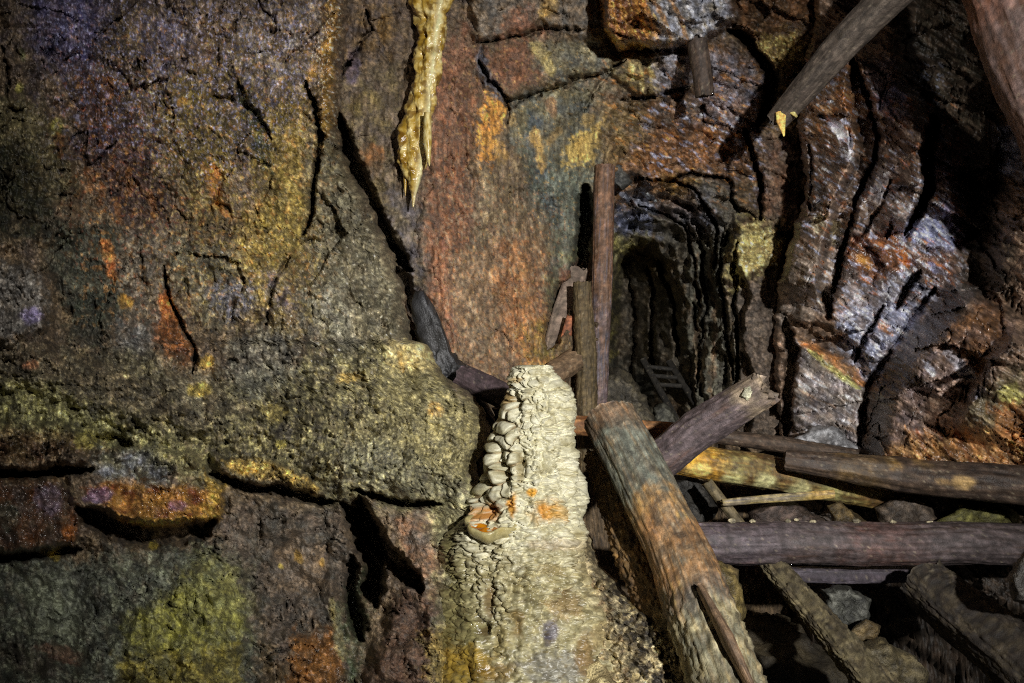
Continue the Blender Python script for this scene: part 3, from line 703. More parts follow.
    w.blob(836, 232, 7, 12, 'b0a070', None, .6)
    w.poly([(775, 260), (835, 250), (832, 318), (790, 325), (772, 320)], '807468', '6c6054', .8, 8, 6)
    w.poly([(864, 62), (895, 60), (890, 90), (868, 100)], '6c5c54', '7a6a6c', .85, 5, 5)
    w.poly([(868, 100), (905, 80), (910, 130), (880, 130)], '7a7ea4', '7a6030', .8, 6, 5, wet=.7)
    w.poly([(880, 125), (925, 125), (925, 200), (900, 230), (880, 210)], '645448', '584a40', .9, 7, 6)
    w.line([(866, 215), (876, 185), (884, 160)], 10, 'b0b0b8', '9a8264', .85, 4, 3, wet=.7)
    w.poly([(840, 235), (900, 205), (940, 200), (965, 240), (955, 290), (930, 295), (870, 385), (838, 320)], '6c625c', '5a5050', .9, 8, 7, wet=.6)
    w.poly([(850, 240), (895, 225), (910, 268), (870, 280), (848, 270)], '8a5422', '6a4024', .9, 6, 6, wet=.6)
    w.line([(858, 258), (872, 268)], 6, 'd09430', 'b0701c', .9, 3, 2, wet=.6); w.line([(895, 250), (908, 268)], 5, 'b86a1c', None, .8, 3, 2)
    w.poly([(898, 230), (930, 215), (958, 235), (955, 248), (910, 245)], '8c92b4', '6a6e8c', .95, 4, 4, wet=.8)
    w.line([(940, 200), (955, 225), (965, 245)], 10, '6a6a90', '7a5a50', .8, wet=.7)
    w.poly([(915, 250), (955, 248), (965, 280), (925, 288)], '5c4230', '4a3630', .9, 6, 5, wet=.5)
    w.poly([(845, 285), (905, 280), (900, 310), (850, 305)], '80808c', '706660', .8, 6, 5, wet=.5)
    w.line([(900, 275), (920, 290), (935, 300)], 8, 'a0a4b8', '88888c', .85, wet=.8); w.line([(930, 262), (940, 270)], 6, '8a90b4', None, .8, wet=.8)  # pale highlights painted along the wet slate
    w.poly([(838, 315), (880, 300), (930, 310), (895, 350), (866, 385), (840, 345)], '868eaa', '746c6c', .95, 6, 6, wet=.8)
    w.line([(876, 322), (892, 336)], 6, 'a86c24', '7a4c20', .85, 3, 2); w.line([(835, 345), (855, 352)], 6, 'a0a4b4', None, .8, wet=.7)
    w.specks('c4c8dc', 4, .16, .8, 31, [(842, 310), (930, 305), (895, 350), (868, 380), (845, 350)], 10, 3.5, .6, wet=.8)  # blue-white sparkle of the wet slate, painted as specks
    w.specks('c8cce0', 4, .2, .8, 32, [(880, 190), (960, 190), (960, 300), (870, 300)], 14, 3, .6, wet=.8)  # painted glints on the slab above
    w.specks('c0c4d8', 4, .28, .7, 33, [(800, 80), (875, 80), (860, 200), (800, 220)], 14, 3, .7, wet=.8)  # painted glints near the upper slab
    w.poly([(790, 340), (830, 345), (868, 388), (860, 460), (795, 455)], '7a726a', '625e62', .9, 6, 5, wet=.5)
    w.line([(800, 340), (835, 362), (866, 385)], 9, 'a86a24', '7c5a34', .9, 3, 3)
    w.line([(805, 348), (840, 375), (862, 390)], 4, '9a9a54', None, .8, 3, 2)
    w.specks('c0c0c8', 6, .2, .45, 34, [(795, 360), (860, 395), (858, 450), (795, 450)], 8, 4, .45)
    w.poly([(870, 400), (905, 340), (960, 270), (985, 290), (935, 345), (892, 400), (888, 470), (858, 470)], '3c3634', '4e4a48', .95, 6, 5, wet=.4)  # flank turned from the lamp, its shade put into the colour
    w.poly([(890, 400), (935, 345), (985, 300), (1020, 330), (985, 380), (960, 430), (890, 440)], '6e5a4c', '5c5050', .95, 6, 6, wet=.4)
    w.poly([(945, 320), (1000, 300), (1010, 340), (975, 375), (950, 350)], '68441f', '523c2c', .9, 6, 6, wet=.5)
    w.line([(945, 345), (960, 370), (975, 378)], 6, 'a8a8b4', '8a8488', .8, wet=.8); w.blob(998, 345, 8, 5, 'a89894', None, .8)
    w.line([(970, 400), (985, 388)], 6, 'b4b4d0', None, .85, wet=.7); w.line([(925, 360), (935, 372)], 5, 'a4a8b8', None, .7, wet=.7)  # pale blue glints painted on the front slab
    w.poly([(930, 395), (955, 400), (940, 440), (925, 435)], '8a7058', None, .7, 7, 5)
    w.poly([(970, 400), (1010, 370), (1040, 380), (1030, 430), (960, 435)], '5c5034', '4c4634', .9, 7, 6)
    w.blob(1012, 396, 13, 13, 'b4ac5a', '8c8644', .9)
    w.poly([(862, 470), (905, 440), (960, 430), (1040, 425), (1040, 470)], '94703e', '76502a', .95, 6, 5, wet=.3)
    for k in range(13): w.line([(905 + 10 * k, 428), (925 + 10 * k, 466)], 2.5, '6a3a1a' if k % 2 else 'b88040', None, .7, 3, 2)
    w.poly([(990, 410), (1040, 400), (1040, 445), (1000, 440)], '70441c', '90602a', .8, 6, 5)
    w.poly([(880, -60), (1010, -60), (1010, 300), (960, 290), (962, 190), (900, 70)], '2c2a20', '3a3026', .93, 12, 9)  # dark green-brown rock, the hollow's shadow also put into the colour
    w.poly([(1000, 130), (1050, 130), (1050, 180), (1000, 170)], '8088a0', '5c5e68', .9, 6, 5, wet=.6)  # blue glint painted at the right edge
    w.poly([(930, 130), (960, 140), (955, 190), (930, 180)], '6c4434', '5a5060', .7, 8, 6)
    w.specks('a8b0cc', 4, .22, .7, 37, [(800, 70), (930, 70), (960, 250), (900, 350), (800, 300)], 20, 4, .5, wet=.9)  # fine blue glints painted over the slabs
    w.specks('86643a', 7, .25, .4, 38, [(800, 330), (870, 380), (860, 450), (800, 450)], 10, 6, .5)
    w.specks('2a2422', 4, .3, .7, 35, stretch=3, rot=.5)
    w.specks('a05c20', 5, .3, .65, 36, [(800, 60), (960, 100), (960, 300), (880, 320), (800, 300)], 14, 3, .6)
    w.wet = np.clip(w.wet + .35 + .3 * w.mix, 0, 1)
    i = np.arange(len(u)); w.put(i, ss(468, 500, v), '1e1a16', '2e2820', .95); w.wet *= 1 - .8 * ss(468, 500, v)  # foot of the wall darkened in colour for the deep shade there
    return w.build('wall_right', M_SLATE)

# ==================================================================== FLOOR
def floor():
    xs = np.arange(-2.0, 4.2, .022); ys = np.arange(.5, 8.4, .022)
    X, Y = np.meshgrid(xs, ys); x = X.ravel(); y = Y.ravel()
    z = -.75 + .28 * fbm(x / 1.3, y / 1.3, 3, 71)
    z -= 1.0 * ss(.45, .7, x) * ss(3.6, 3.1, y)
    bank = ss(.95, .35, x) * ss(3.1, 2.5, y + .25 * fbm(x * 2, y * 2, 2, 75)) * ss(.05, .2, x)
    z = z + bank * (.28 - z)
    lev = ss(4.6, 5.6, y)
    z = z * (1 - lev) + lev * (-.05)
    f1, f2, cid, rx, ry = worley(x * 7, y * 7, 72)
    z += .07 * (RND[2][cid] - .3) * ss(.0, .2, f2 - f1)
    f1, f2, cid2, rx, ry = worley(x * 22, y * 22, 73)
    z += .026 * (RND[3][cid2] - .3) * ss(.0, .25, f2 - f1)
    z += .02 * fbm(x * 9, y * 9, 3, 74)
    q = np.clip(.5 + fbm(x * 5, y * 5, 4, 76), 0, 1)[:, None]
    c = lin('3a342a') * (1 - q) + lin('5c523e') * q
    pale = (RND[0][cid2] > .72)[:, None] * (bank > .4)[:, None]
    bk = bank[:, None]
    c = c * (1 - bk) + (lin('5e5238') * (1 - q) + lin('8a7c58') * q) * bk * 1.5
    c = np.where(pale, lin('c8b888') * 1.2, c)
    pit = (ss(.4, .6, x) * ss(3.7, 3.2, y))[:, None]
    c = c * (1 - pit) + lin('12110e') * pit  # pit shade put into the colour as near black
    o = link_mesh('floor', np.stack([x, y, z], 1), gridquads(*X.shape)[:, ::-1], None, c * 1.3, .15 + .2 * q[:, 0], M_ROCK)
    o['kind'] = 'structure'
    return o

# ==================================================================== RUBBLE beside the column
def rubble():
    R = edge_fn([(520, 586), (545, 592), (570, 606), (600, 632), (615, 656), (628, 676), (650, 694), (690, 708), (760, 730)])
    vv = np.arange(535, 760, .9); rows = []
    for v in vv:
        r = R(v) + 4 * float(pn(np.array(v / 14.0), np.array(3.3))) + 2 * float(pn(np.array(v / 4.0), np.array(4.3)))
        a = np.linspace(0, 1, 16)[1:]
        rows.append(np.concatenate([np.linspace(520, r - 14, 170), r - 14 + 14 * np.sin(a * np.pi / 2)]))
    U = np.array(rows); V = np.repeat(vv[:, None], U.shape[1], 1)
    w = Face(U, V, 63, 1.25); u, v = w.u, w.v
    w.d = tps([(520, 540, 2.55), (590, 550, 2.5), (520, 640, 2.3), (620, 610, 2.34), (680, 640, 2.25), (520, 740, 2.1), (600, 690, 2.1), (700, 690, 2.08), (720, 750, 1.95)])(u, v)
    f1, f2, cid, rx, ry = worley(u / 11 + .3 * w.na, v / 10 + .3 * w.nb, 111); w.d -= .05 * (RND[2][cid] - .3) * np.sqrt(np.clip(1 - (f1 / .8) ** 2, 0, 1))
    g1, g2, cid2, _, _ = worley(u / 5 + .3 * w.na, v / 4.5 + .3 * w.nb, 112); w.d -= .026 * (RND[3][cid2] - .2) * np.sqrt(np.clip(1 - (g1 / .8) ** 2, 0, 1))
    w.d += .02 * fbm(u / 8, v / 8, 3, 113)
    e = np.clip((U - (U[:, -1:] - 14)) / 14, 0, 1).ravel(); w.d += .6 * (1 - np.sqrt(np.clip(1 - e ** 2, 0, 1)))
    w.base('4a4030', '665a40', 14, 9)
    band = 590 + .35 * (v - 560)
    i = np.arange(len(u)); w.put(i, ss(22, -14, u - band + 8 * w.na), 'b4a478', '9c8a60', .9)
    w.put(i, (RND[1][cid2] > .66) * ss(-10, 20, u - band) * 1.0, 'c4b68c', 'a89668', .9); w.put(i, (RND[1][cid2] < .3) * ss(-10, 20, u - band), '221e1a', '2e2820', .9)
    w.put(i, (RND[0][cid2] > .8) * ss(20, -10, u - band) * 1.0, '8a6838', '7c6244', .8)
    w.blob(650, 637, 8, 8, '26221e', None, .95); w.blob(634, 600, 9, 9, '8a7434', None, .6)
    w.wet = .2 + .3 * w.mix
    o = w.build('rubble', M_ROCK)
    return tag(o, 'beige and black gravelly rubble heaped between the white stalagmite and the leaning log', 'rubble', kind='stuff')

# ==================================================================== lofted solids
def loft(name, spans, mat, colfn, dispfn=None, parent=None, nt=160, na=96, expo=2.0, loc=None, axis='v', shear=None):
    """closed solid: rows (v, left, right, depth of the middle, half thickness)"""
    s = np.array(spans, float); t = np.linspace(s[0, 0], s[-1, 0], nt)
    l, r, d, h = [np.interp(t, s[:, 0], s[:, k]) for k in (1, 2, 3, 4)]
    th = np.linspace(0, 2 * np.pi, na, endpoint=False)
    T, A = np.meshgrid(t, th, indexing='ij')
    cx = np.sign(np.cos(A)) * np.abs(np.cos(A)) ** (2 / expo); cy = np.sign(np.sin(A)) * np.abs(np.sin(A)) ** (2 / expo)
    mid = ((l + r) / 2)[:, None]; hw = ((r - l) / 2)[:, None]
    U = mid + hw * cx; D = d[:, None] - h[:, None] * cy
    if axis == 'v': pts = P(U.ravel(), T.ravel(), D.ravel())
    ctr = P(mid[:, 0], t, d)
    nrm = pts.reshape(nt, na, 3) - ctr[:, None]
    nrm /= np.linalg.norm(nrm, axis=-1)[..., None] + 1e-9
    u, v, a = U.ravel(), T.ravel(), A.ravel()
    if dispfn is not None: pts = pts + nrm.reshape(-1, 3) * dispfn(u, v, a, pts)[:, None]
    col, wet = colfn(u, v, a, pts)
    n = nt * na
    i = np.arange(n).reshape(nt, na); j = np.roll(i, -1, 1)
    quads = np.stack([i[:-1], j[:-1], j[1:], i[1:]], -1).reshape(-1, 4)
    # caps
    top = pts[:na].mean(0); bot = pts[-na:].mean(0)
    pts = np.vstack([pts, top, bot]); col = np.vstack([col, col[:na].mean(0), col[n - na:n].mean(0)]); wet = np.concatenate([wet, [wet[:na].mean(), wet[n - na:n].mean()]])
    tr = np.vstack([np.stack([np.full(na, n), j[0], i[0]], 1), np.stack([np.full(na, n + 1), i[-1], j[-1]], 1)])
    return link_mesh(name, pts, quads, tr, col, wet, mat, parent, loc)

def tube(name, path, rad, mat, colfn, parent=None, nt=None, na=56, flat=1.0, grain=.05, knots=.03, loc=None, ragged=(.3, .3), roll=0.0, square=2.0, seed=0, bend=.0, crust=None):
    """log through points path (metres), radii rad; colfn(t, angle, points)"""
    path = np.array(path, float); rad = np.array(rad, float)
    seg = np.linalg.norm(np.diff(path, axis=0), axis=1); L = np.concatenate([[0], np.cumsum(seg)])
    if nt is None: nt = int(max(24, min(260, L[-1] / .009)))
    s = np.linspace(0, L[-1], nt)
    c = np.stack([np.interp(s, L, path[:, k]) for k in range(3)], 1)
    rr = np.interp(s, L, rad)
    ax = path[-1] - path[0]; ax /= np.linalg.norm(ax)
    e1 = np.cross(ax, FW); e1 /= np.linalg.norm(e1) + 1e-9
    e2 = np.cross(e1, ax)                                # points towards the viewer's side
    if np.dot(e2, FW) > 0: e2 = -e2
    c = c + e1 * (bend * np.sin(s / L[-1] * np.pi * 1.3 + seed) * rad.mean())[:, None] + e1 * (.12 * rad.mean() * pn(s * 2.2, s * 0 + seed + .4, seed))[:, None]
    th = np.linspace(0, 2 * np.pi, na, endpoint=False) + roll
    cs = np.sign(np.cos(th)) * np.abs(np.cos(th)) ** (2 / square); sn = np.sign(np.sin(th)) * np.abs(np.sin(th)) ** (2 / square)
    S, A = np.meshgrid(s, th, indexing='ij')
    ca, sa = np.cos(A), np.sin(A)
    q = np.stack([ca * 2.2, sa * 2.2, S * 3.0], -1).reshape(-1, 3)
    g = fbm3(np.stack([ca * 7, sa * 7, S * 5.0], -1).reshape(-1, 3), 4, seed + 2, .6)
    k = fbm3(q, 3, seed)
    fine = pn3(np.stack([ca * 22, sa * 22, S * 22], -1).reshape(-1, 3), seed + 5)
    R = rr[:, None] * (1 + (grain * .5 * (np.abs(fbm3(np.stack([ca * 3, sa * 3, S * 24], -1).reshape(-1, 3), 3, seed + 12)) - .3) + grain * g + knots * 3 * k + grain * .5 * fine + grain * .45 * pn3(np.stack([ca * 11, sa * 11, S * 2.5], -1).reshape(-1, 3), seed + 6)).reshape(S.shape))
    if crust:
        cr = np.clip(pn3(np.stack([ca * 6, sa * 6, S * 45], -1).reshape(-1, 3), seed + 7) + .6 * pn3(np.stack([ca * 13, sa * 13, S * 100], -1).reshape(-1, 3), seed + 8), -.4, 1).reshape(S.shape)
        R = R + rr[:, None] * crust[1] * cr * ss(crust[0] - .1, crust[0] + .1, S / L[-1])
    off = np.zeros_like(S)
    for w, sgn in ((0, 1), (1, -1)):                     # ragged ends
        lip = np.exp(-np.abs(S - (0 if w == 0 else L[-1])) / .05)
        off += sgn * ragged[w] * rad.mean() * lip * (pn3(np.stack([ca * 2.5, sa * 2.5, S * 0 + w], -1).reshape(-1, 3), seed + 9)).reshape(S.shape)
    pts = c[:, None] + e1 * (R * cs[None])[..., None] + e2 * (R * sn[None] * flat)[..., None] + ax * off[..., None]
    pts = pts.reshape(-1, 3)
    tfr = (S / L[-1]).ravel()
    col, wet = colfn(tfr, A.ravel(), pts, g, k)
    n = nt * na
    i = np.arange(n).reshape(nt, na); j = np.roll(i, -1, 1)
    quads = np.stack([i[:-1], i[1:], j[1:], j[:-1]], -1).reshape(-1, 4)
    V = [pts]; C = [col]; W = [wet]; Q = [quads]; T = []
    base = n
    for row, sg in ((0, -1), (nt - 1, 1)):               # end faces with a few rings, slightly hollow
        prev = i[row]; ring0 = pts[prev]; cen = ring0.mean(0)
        for f in (.8, .55, .3):
            ring = cen + (ring0 - cen) * f - sg * ax * rad.mean() * .10 * (1 - f) + ax * (rad.mean() * .10 * _r.randn(na))[:, None]
            idx = base + np.arange(na); V.append(ring); C.append(col[i[row]] * .8); W.append(wet[i[row]]); base += na
            a, b = prev, idx
            qd = np.stack([a, np.roll(a, -1), np.roll(b, -1), b], -1)
            Q.append(qd if sg > 0 else qd[:, ::-1]); prev = idx
        V.append(cen[None] - sg * ax * rad.mean() * .08); C.append(col[i[row]].mean(0)[None] * .8); W.append(np.array([.2]))
        t3 = np.stack([prev, np.roll(prev, -1), np.full(na, base)], -1); T.append(t3 if sg > 0 else t3[:, ::-1]); base += 1
    o = link_mesh(name, np.vstack(V), np.vstack(Q), np.vstack(T), np.vstack(C), np.concatenate(W), mat, parent, loc)
    return o

def pick(q, *hexes, gain=1.0):
    """blend a list of colours along q in 0..1"""
    cs = np.array([lin(h) for h in hexes]) * gain
    x = np.clip(q, 0, 1) * (len(hexes) - 1)
    i = np.clip(np.floor(x).astype(int), 0, len(hexes) - 2); f = (x - i)[:, None]
    return cs[i] * (1 - f) + cs[i + 1] * f

def stain(col, m, hexa, gain=1.0):
    m = np.clip(m, 0, 1)[:, None]
    return col * (1 - m) + lin(hexa) * gain * m

# ==================================================================== flowstone
def stalagmite():
    G = 1.0
    base = P(np.array(540.), np.array(690.), np.array(2.2))
    root = empty('stalagmite', base, 'cream white rippled stalagmite column rising in front of the crevice beside the leaning log', 'stalagmite')
    spans = [(365, 520, 548, 2.52, .06), (367, 513, 553, 2.52, .08), (374, 511, 556, 2.52, .09), (383, 509, 566, 2.52, .11), (392, 508, 574, 2.52, .13), (408, 502, 576, 2.51, .14), (420, 498, 575, 2.5, .15),
             (432, 494, 573, 2.5, .16), (448, 487, 572, 2.49, .17), (462, 482, 578, 2.48, .18), (480, 477, 585, 2.47, .2), (500, 470, 588, 2.45, .20), (522, 458, 586, 2.44, .21), (548, 446, 582, 2.43, .22),
             (580, 438, 590, 2.42, .23), (605, 434, 602, 2.41, .25), (635, 430, 622, 2.39, .28), (665, 424, 644, 2.37, .31), (720, 405, 676, 2.34, .37)]
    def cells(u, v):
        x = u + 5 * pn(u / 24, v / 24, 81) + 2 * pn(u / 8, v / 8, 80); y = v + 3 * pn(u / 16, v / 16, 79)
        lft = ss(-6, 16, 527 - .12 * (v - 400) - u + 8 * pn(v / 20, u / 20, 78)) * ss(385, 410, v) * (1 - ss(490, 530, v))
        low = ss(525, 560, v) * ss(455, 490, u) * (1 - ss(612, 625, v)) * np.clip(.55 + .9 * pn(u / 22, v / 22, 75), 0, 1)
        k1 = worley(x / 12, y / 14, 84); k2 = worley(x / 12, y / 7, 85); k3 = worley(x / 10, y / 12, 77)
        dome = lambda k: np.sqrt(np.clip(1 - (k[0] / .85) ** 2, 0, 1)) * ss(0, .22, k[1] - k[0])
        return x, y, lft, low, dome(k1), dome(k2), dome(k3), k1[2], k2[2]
    def disp(u, v, a, p):
        x, y, lft, low, d1, d2, d3, i1, i2 = cells(u, v)
        ph = y / 7.6 + 1.5 * fbm(x / 30, y / 16, 3, 82) + .5 * pn(x / 7, y / 9, 83)
        fr = ph - np.floor(ph)
        ok = .15 + .85 * np.clip(np.sin(a), 0, 1) ** .6
        r = .022 * (1 - lft) * (1 - .8 * low) * (1 - .6 * ss(560, 620, v)) * (fr ** .5 - .5) * ok * (.6 + .8 * np.clip(pn(x / 18, y / 9, 76) + .5, 0, 1))
        r += lft * .045 * (d1 - .6) * ok + (1 - lft) * (1 - low) * (.017 - .009 * ss(540, 600, v)) * (d2 - .5) * ok
        r += low * (.026 * (d2 - .5) + .030 * (d3 - .5) * (RND[2][i1] > .4)) * ok
        r += .016 * fbm(u / 24, v / 40, 3, 86) + .022 * pn(x / 10, v / 60, 87) * ss(420, 460, v) * (1 - .65 * ss(525, 560, v)) + .001 * pn(u / 2.4, v / 2.2, 88)
        r -= .018 * ss(616, 628, v + 12 * pn(u / 22, u * 0, 74) + 4 * pn(u / 7, u * 0, 72)); r += .018 * ss(526, 534, v + 3 * pn(u / 18, u * 0, 73)) * (1 - ss(540, 590, v))
        ledge = np.abs(v - 622 + 12 * pn(u / 22, u * 0, 74) + 4 * pn(u / 7, u * 0, 72)); r -= .008 * np.exp(-(ledge / 2.5) ** 2)
        for cu, cv, ru, rv in ((487, 511, 17, 9), (506, 480, 5, 10), (516, 632, 5, 14), (489, 597, 4, 18), (512, 588, 4, 12), (480, 628, 6, 7), (493, 640, 5, 6), (500, 462, 4, 18), (522, 462, 4, 14), (517, 405, 4, 12)):
            r -= .04 * np.exp(-((u - cu) / ru) ** 2 - ((v - cv) / rv) ** 2) * (np.sin(a) > 0)
        for cu, cv, ru, rv in ((548, 585, 12, 7), (530, 598, 7, 12), (541, 660, 14, 10)):
            r += .025 * np.exp(-((u - cu) / ru) ** 2 - ((v - cv) / rv) ** 2) * (np.sin(a) > 0)
        return r
    def col(u, v, a, p):
        x, y, lft, low, d1, d2, d3, i1, i2 = cells(u, v)
        q = .5 + .9 * fbm(u / 18, v / 12, 4, 91, .65)
        c = pick(q, 'a8a07c', 'c6c1a4', 'd0ccb4', gain=G)
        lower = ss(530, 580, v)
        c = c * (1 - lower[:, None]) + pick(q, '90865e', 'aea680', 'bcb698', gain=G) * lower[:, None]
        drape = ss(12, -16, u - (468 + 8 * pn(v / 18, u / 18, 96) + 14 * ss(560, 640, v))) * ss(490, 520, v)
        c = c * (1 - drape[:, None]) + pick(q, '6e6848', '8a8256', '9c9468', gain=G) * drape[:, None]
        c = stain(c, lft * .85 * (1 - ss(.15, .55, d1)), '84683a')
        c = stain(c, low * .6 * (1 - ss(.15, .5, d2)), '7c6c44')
        n = fbm(u / 10, v / 10, 3, 93)
        def blob(cu, cv, ru, rv, h, op=.9):
            nonlocal c
            m = op * (1 - ss(.5, 1.1, np.hypot((u - cu) / ru, (v - cv) / rv) + .5 * n)) * (np.sin(a) > -.2); c = stain(c, m, h)
        for b in ((484, 513, 18, 10, 'b4741c'), (492, 508, 10, 6, '7a4414'), (546, 512, 11, 9, 'cc8a1c'), (513, 505, 6, 13, 'd0921f'), (532, 492, 6, 6, 'd8a028'), (548, 512, 22, 16, 'b08a48', .5), (560, 512, 14, 9, 'b49048', .6), (549, 570, 14, 8, '94845a', .7), (530, 600, 8, 16, '7e7652', .8),
                  (517, 624, 8, 16, '7a6434', .8), (500, 640, 12, 20, 'a0905c', .6), (551, 630, 12, 12, '6a6888', .6), (548, 640, 5, 8, '3c3448', .7), (565, 605, 22, 18, '8c744c', .7), (460, 665, 34, 24, 'a88a34', .85), (490, 672, 30, 12, '8a6c30', .7), (560, 668, 46, 22, '8c8a84', .7),
                  (520, 470, 5, 16, '8a7a4c', .7), (507, 397, 6, 20, '8a6a28', .8), (520, 380, 6, 4, 'a08034', .7), (489, 600, 5, 22, '6a5430', .8), (480, 630, 7, 8, '5c4a2c', .8), (588, 655, 12, 26, '84683c', .8), (556, 545, 40, 7, 'b0a08a', .5), (600, 640, 14, 20, '9c8458', .5)): blob(*b)
        edge = ss(560, 590, u - .45 * (v - 560)) * ss(520, 560, v)
        c = stain(c, edge * .8, 'c0b084')
        c = stain(c, .6 * ss(.3, .45, fbm(u / 6, v / 5, 2, 94)) * lower, '6a5c3c')
        c = stain(c, .55 * ss(.3, .45, fbm(u / 11, v / 4, 3, 95)), '8c8058')
        c = c * np.exp(.12 * pn(u / 3, v / 2.5, 97) + (.2 + .5 * lower) * fbm(u / 10, v / 7, 3, 98, .65))[:, None]
        return c, .3 + .35 * lower + .3 * drape
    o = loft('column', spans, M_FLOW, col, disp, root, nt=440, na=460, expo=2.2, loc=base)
    # small rim pool grown on the left flank
    pc = P(np.array(491.), np.array(527.), np.array(2.255))
    def bowl(name, prof, mat, cf, sx=.088, sy=.085):
        th = np.linspace(0, 2 * np.pi, 72, endpoint=False); V = []
        for rr, zz in prof:
            w = 1 + .10 * np.sin(3 * th + 1) + .05 * np.sin(7 * th)
            V.append(np.stack([np.cos(th) * rr * sx * w, np.sin(th) * rr * sy * w, np.full(72, zz) + .004 * np.sin(5 * th + rr)], 1))
        m = len(prof); V = np.vstack(V) + pc
        i = np.arange(m * 72).reshape(m, 72); j = np.roll(i, -1, 1)
        q = np.stack([i[:-1], j[:-1], j[1:], i[1:]], -1).reshape(-1, 4)
        cc, ww = cf(V)
        V = np.vstack([V, V[-72:].mean(0)]); cc = np.vstack([cc, cc[-1]]); ww = np.append(ww, ww[-1])
        t = np.stack([i[-1], j[-1], np.full(72, m * 72)], -1)
        return link_mesh(name, V, q, t, cc, ww, mat, root, pc)
    prof = [(.45, -.036), (.7, -.028), (.9, -.014), (1.0, 0), (1.03, .012), (1.0, .02), (.93, .018), (.88, .008), (.82, -.004)]
    b = bowl('rim_basin', prof, M_FLOW, lambda V: (pick(.5 + fbm3(V * 30, 3, 3), '8a8054', 'b4a878', 'a89860'), np.full(len(V), .6)))
    b['label'] = 'small cream rim basin holding rusty water'
    wt = bowl('pool_water', [(.9, .003), (.6, .003), (.3, .003)], M_WATER, lambda V: (pick(.5 + fbm3(V * 25, 2, 5), 'c07a10', 'a85c08', '6e3406'), np.full(len(V), .9)))
    wt['label'] = 'rusty orange pool water'
    return root

def stalactite():
    base = P(np.array(420.), np.array(0.), np.array(3.64))
    root = empty('stalactite', base, 'long golden flowstone stalactite hanging down the rock from the top edge', 'stalactite')
    spans = [(-60, 416, 470, 3.76, .10), (-20, 412, 458, 3.74, .10), (0, 410, 455, 3.72, .09), (15, 413, 446, 3.71, .09), (30, 419, 448, 3.70, .085), (45, 418, 446, 3.70, .08), (60, 411, 443, 3.69, .08), (75, 414, 441, 3.68, .08), (95, 409, 436, 3.68, .075),
             (115, 404, 432, 3.67, .075), (135, 399, 430, 3.66, .075), (150, 396, 429, 3.66, .07), (162, 395, 430, 3.66, .065), (172, 402, 422, 3.66, .05), (182, 408, 419, 3.66, .035), (192, 411, 416.5, 3.66, .018), (200, 412, 415, 3.66, .009), (207, 412.6, 413.6, 3.66, .004)]
    def disp(u, v, a, p):
        r = .012 * fbm(u / 9, v / 14, 3, 101) + .016 * pn(u / 5, v / 60, 102) + .004 * pn(u / 2.4, v / 2.4, 103)
        f1, f2, cid, _, _ = worley(u / 7, v / 8, 104); r += .012 * (.6 - f1)
        front = np.sin(a) > 0
        for cu, cv, ru, rv in ((420, 18, 6, 5), (419, 56, 3.5, 4), (432, 50, 3, 3), (424, 35, 2.5, 3), (415, 110, 2, 3)): r -= .09 * np.exp(-((u - cu) / ru) ** 2 - ((v - cv) / rv) ** 2) * front
        r += .014 * np.exp(-((u - (440 - .12 * v)) / 2.5) ** 2) * front
        return r * (1 - .9 * ss(165, 195, v))
    def col(u, v, a, p):
        q = .5 + .9 * fbm(u / 9, v / 12, 4, 105, .6)
        c = pick(q, '745616', 'a4863a', 'c4ae6c', 'd6c694', gain=1.45)
        c = stain(c, .8 * ss(.1, .4, pn(u / 3.5, v / 40, 106)), '9a7a24', 1.4)
        c = stain(c, .8 * ss(.2, .4, fbm(u / 7, v / 9, 2, 107)), '6a4a14', 1.4)
        c = stain(c, .8 * np.exp(-((u - (440 - .12 * v)) / 3) ** 2), 'e4d8a8', 1.4)
        return c, np.full(len(u), .9)
    o = loft('drapery', spans, M_FLOW, col, disp, root, nt=330, na=150, expo=2.2, loc=base)
    sp = [(165, 402, 408, 3.69, .02), (180, 403.5, 407, 3.69, .012), (190, 404.3, 406.3, 3.69, .006), (196, 405, 405.8, 3.69, .003)]
    loft('drip_tip', sp, M_FLOW, lambda u, v, a, p: (pick(.5 + fbm(u / 3, v / 8, 2, 5), '8a6a1c', 'c0a050', gain=1.4), np.full(len(u), .9)), None, root, 40, 24, loc=base)
    sp = [(112, 424, 431, 3.5, .025), (140, 423, 432, 3.5, .03), (158, 426, 431, 3.5, .02), (166, 429, 430, 3.5, .005)]
    loft('side_fin', sp, M_FLOW, lambda u, v, a, p: (pick(.5 + fbm(u / 3, v / 8, 2, 6), 'a08434', 'd8c890', gain=1.4), np.full(len(u), .9)), None, root, 50, 24, loc=base)
    return root

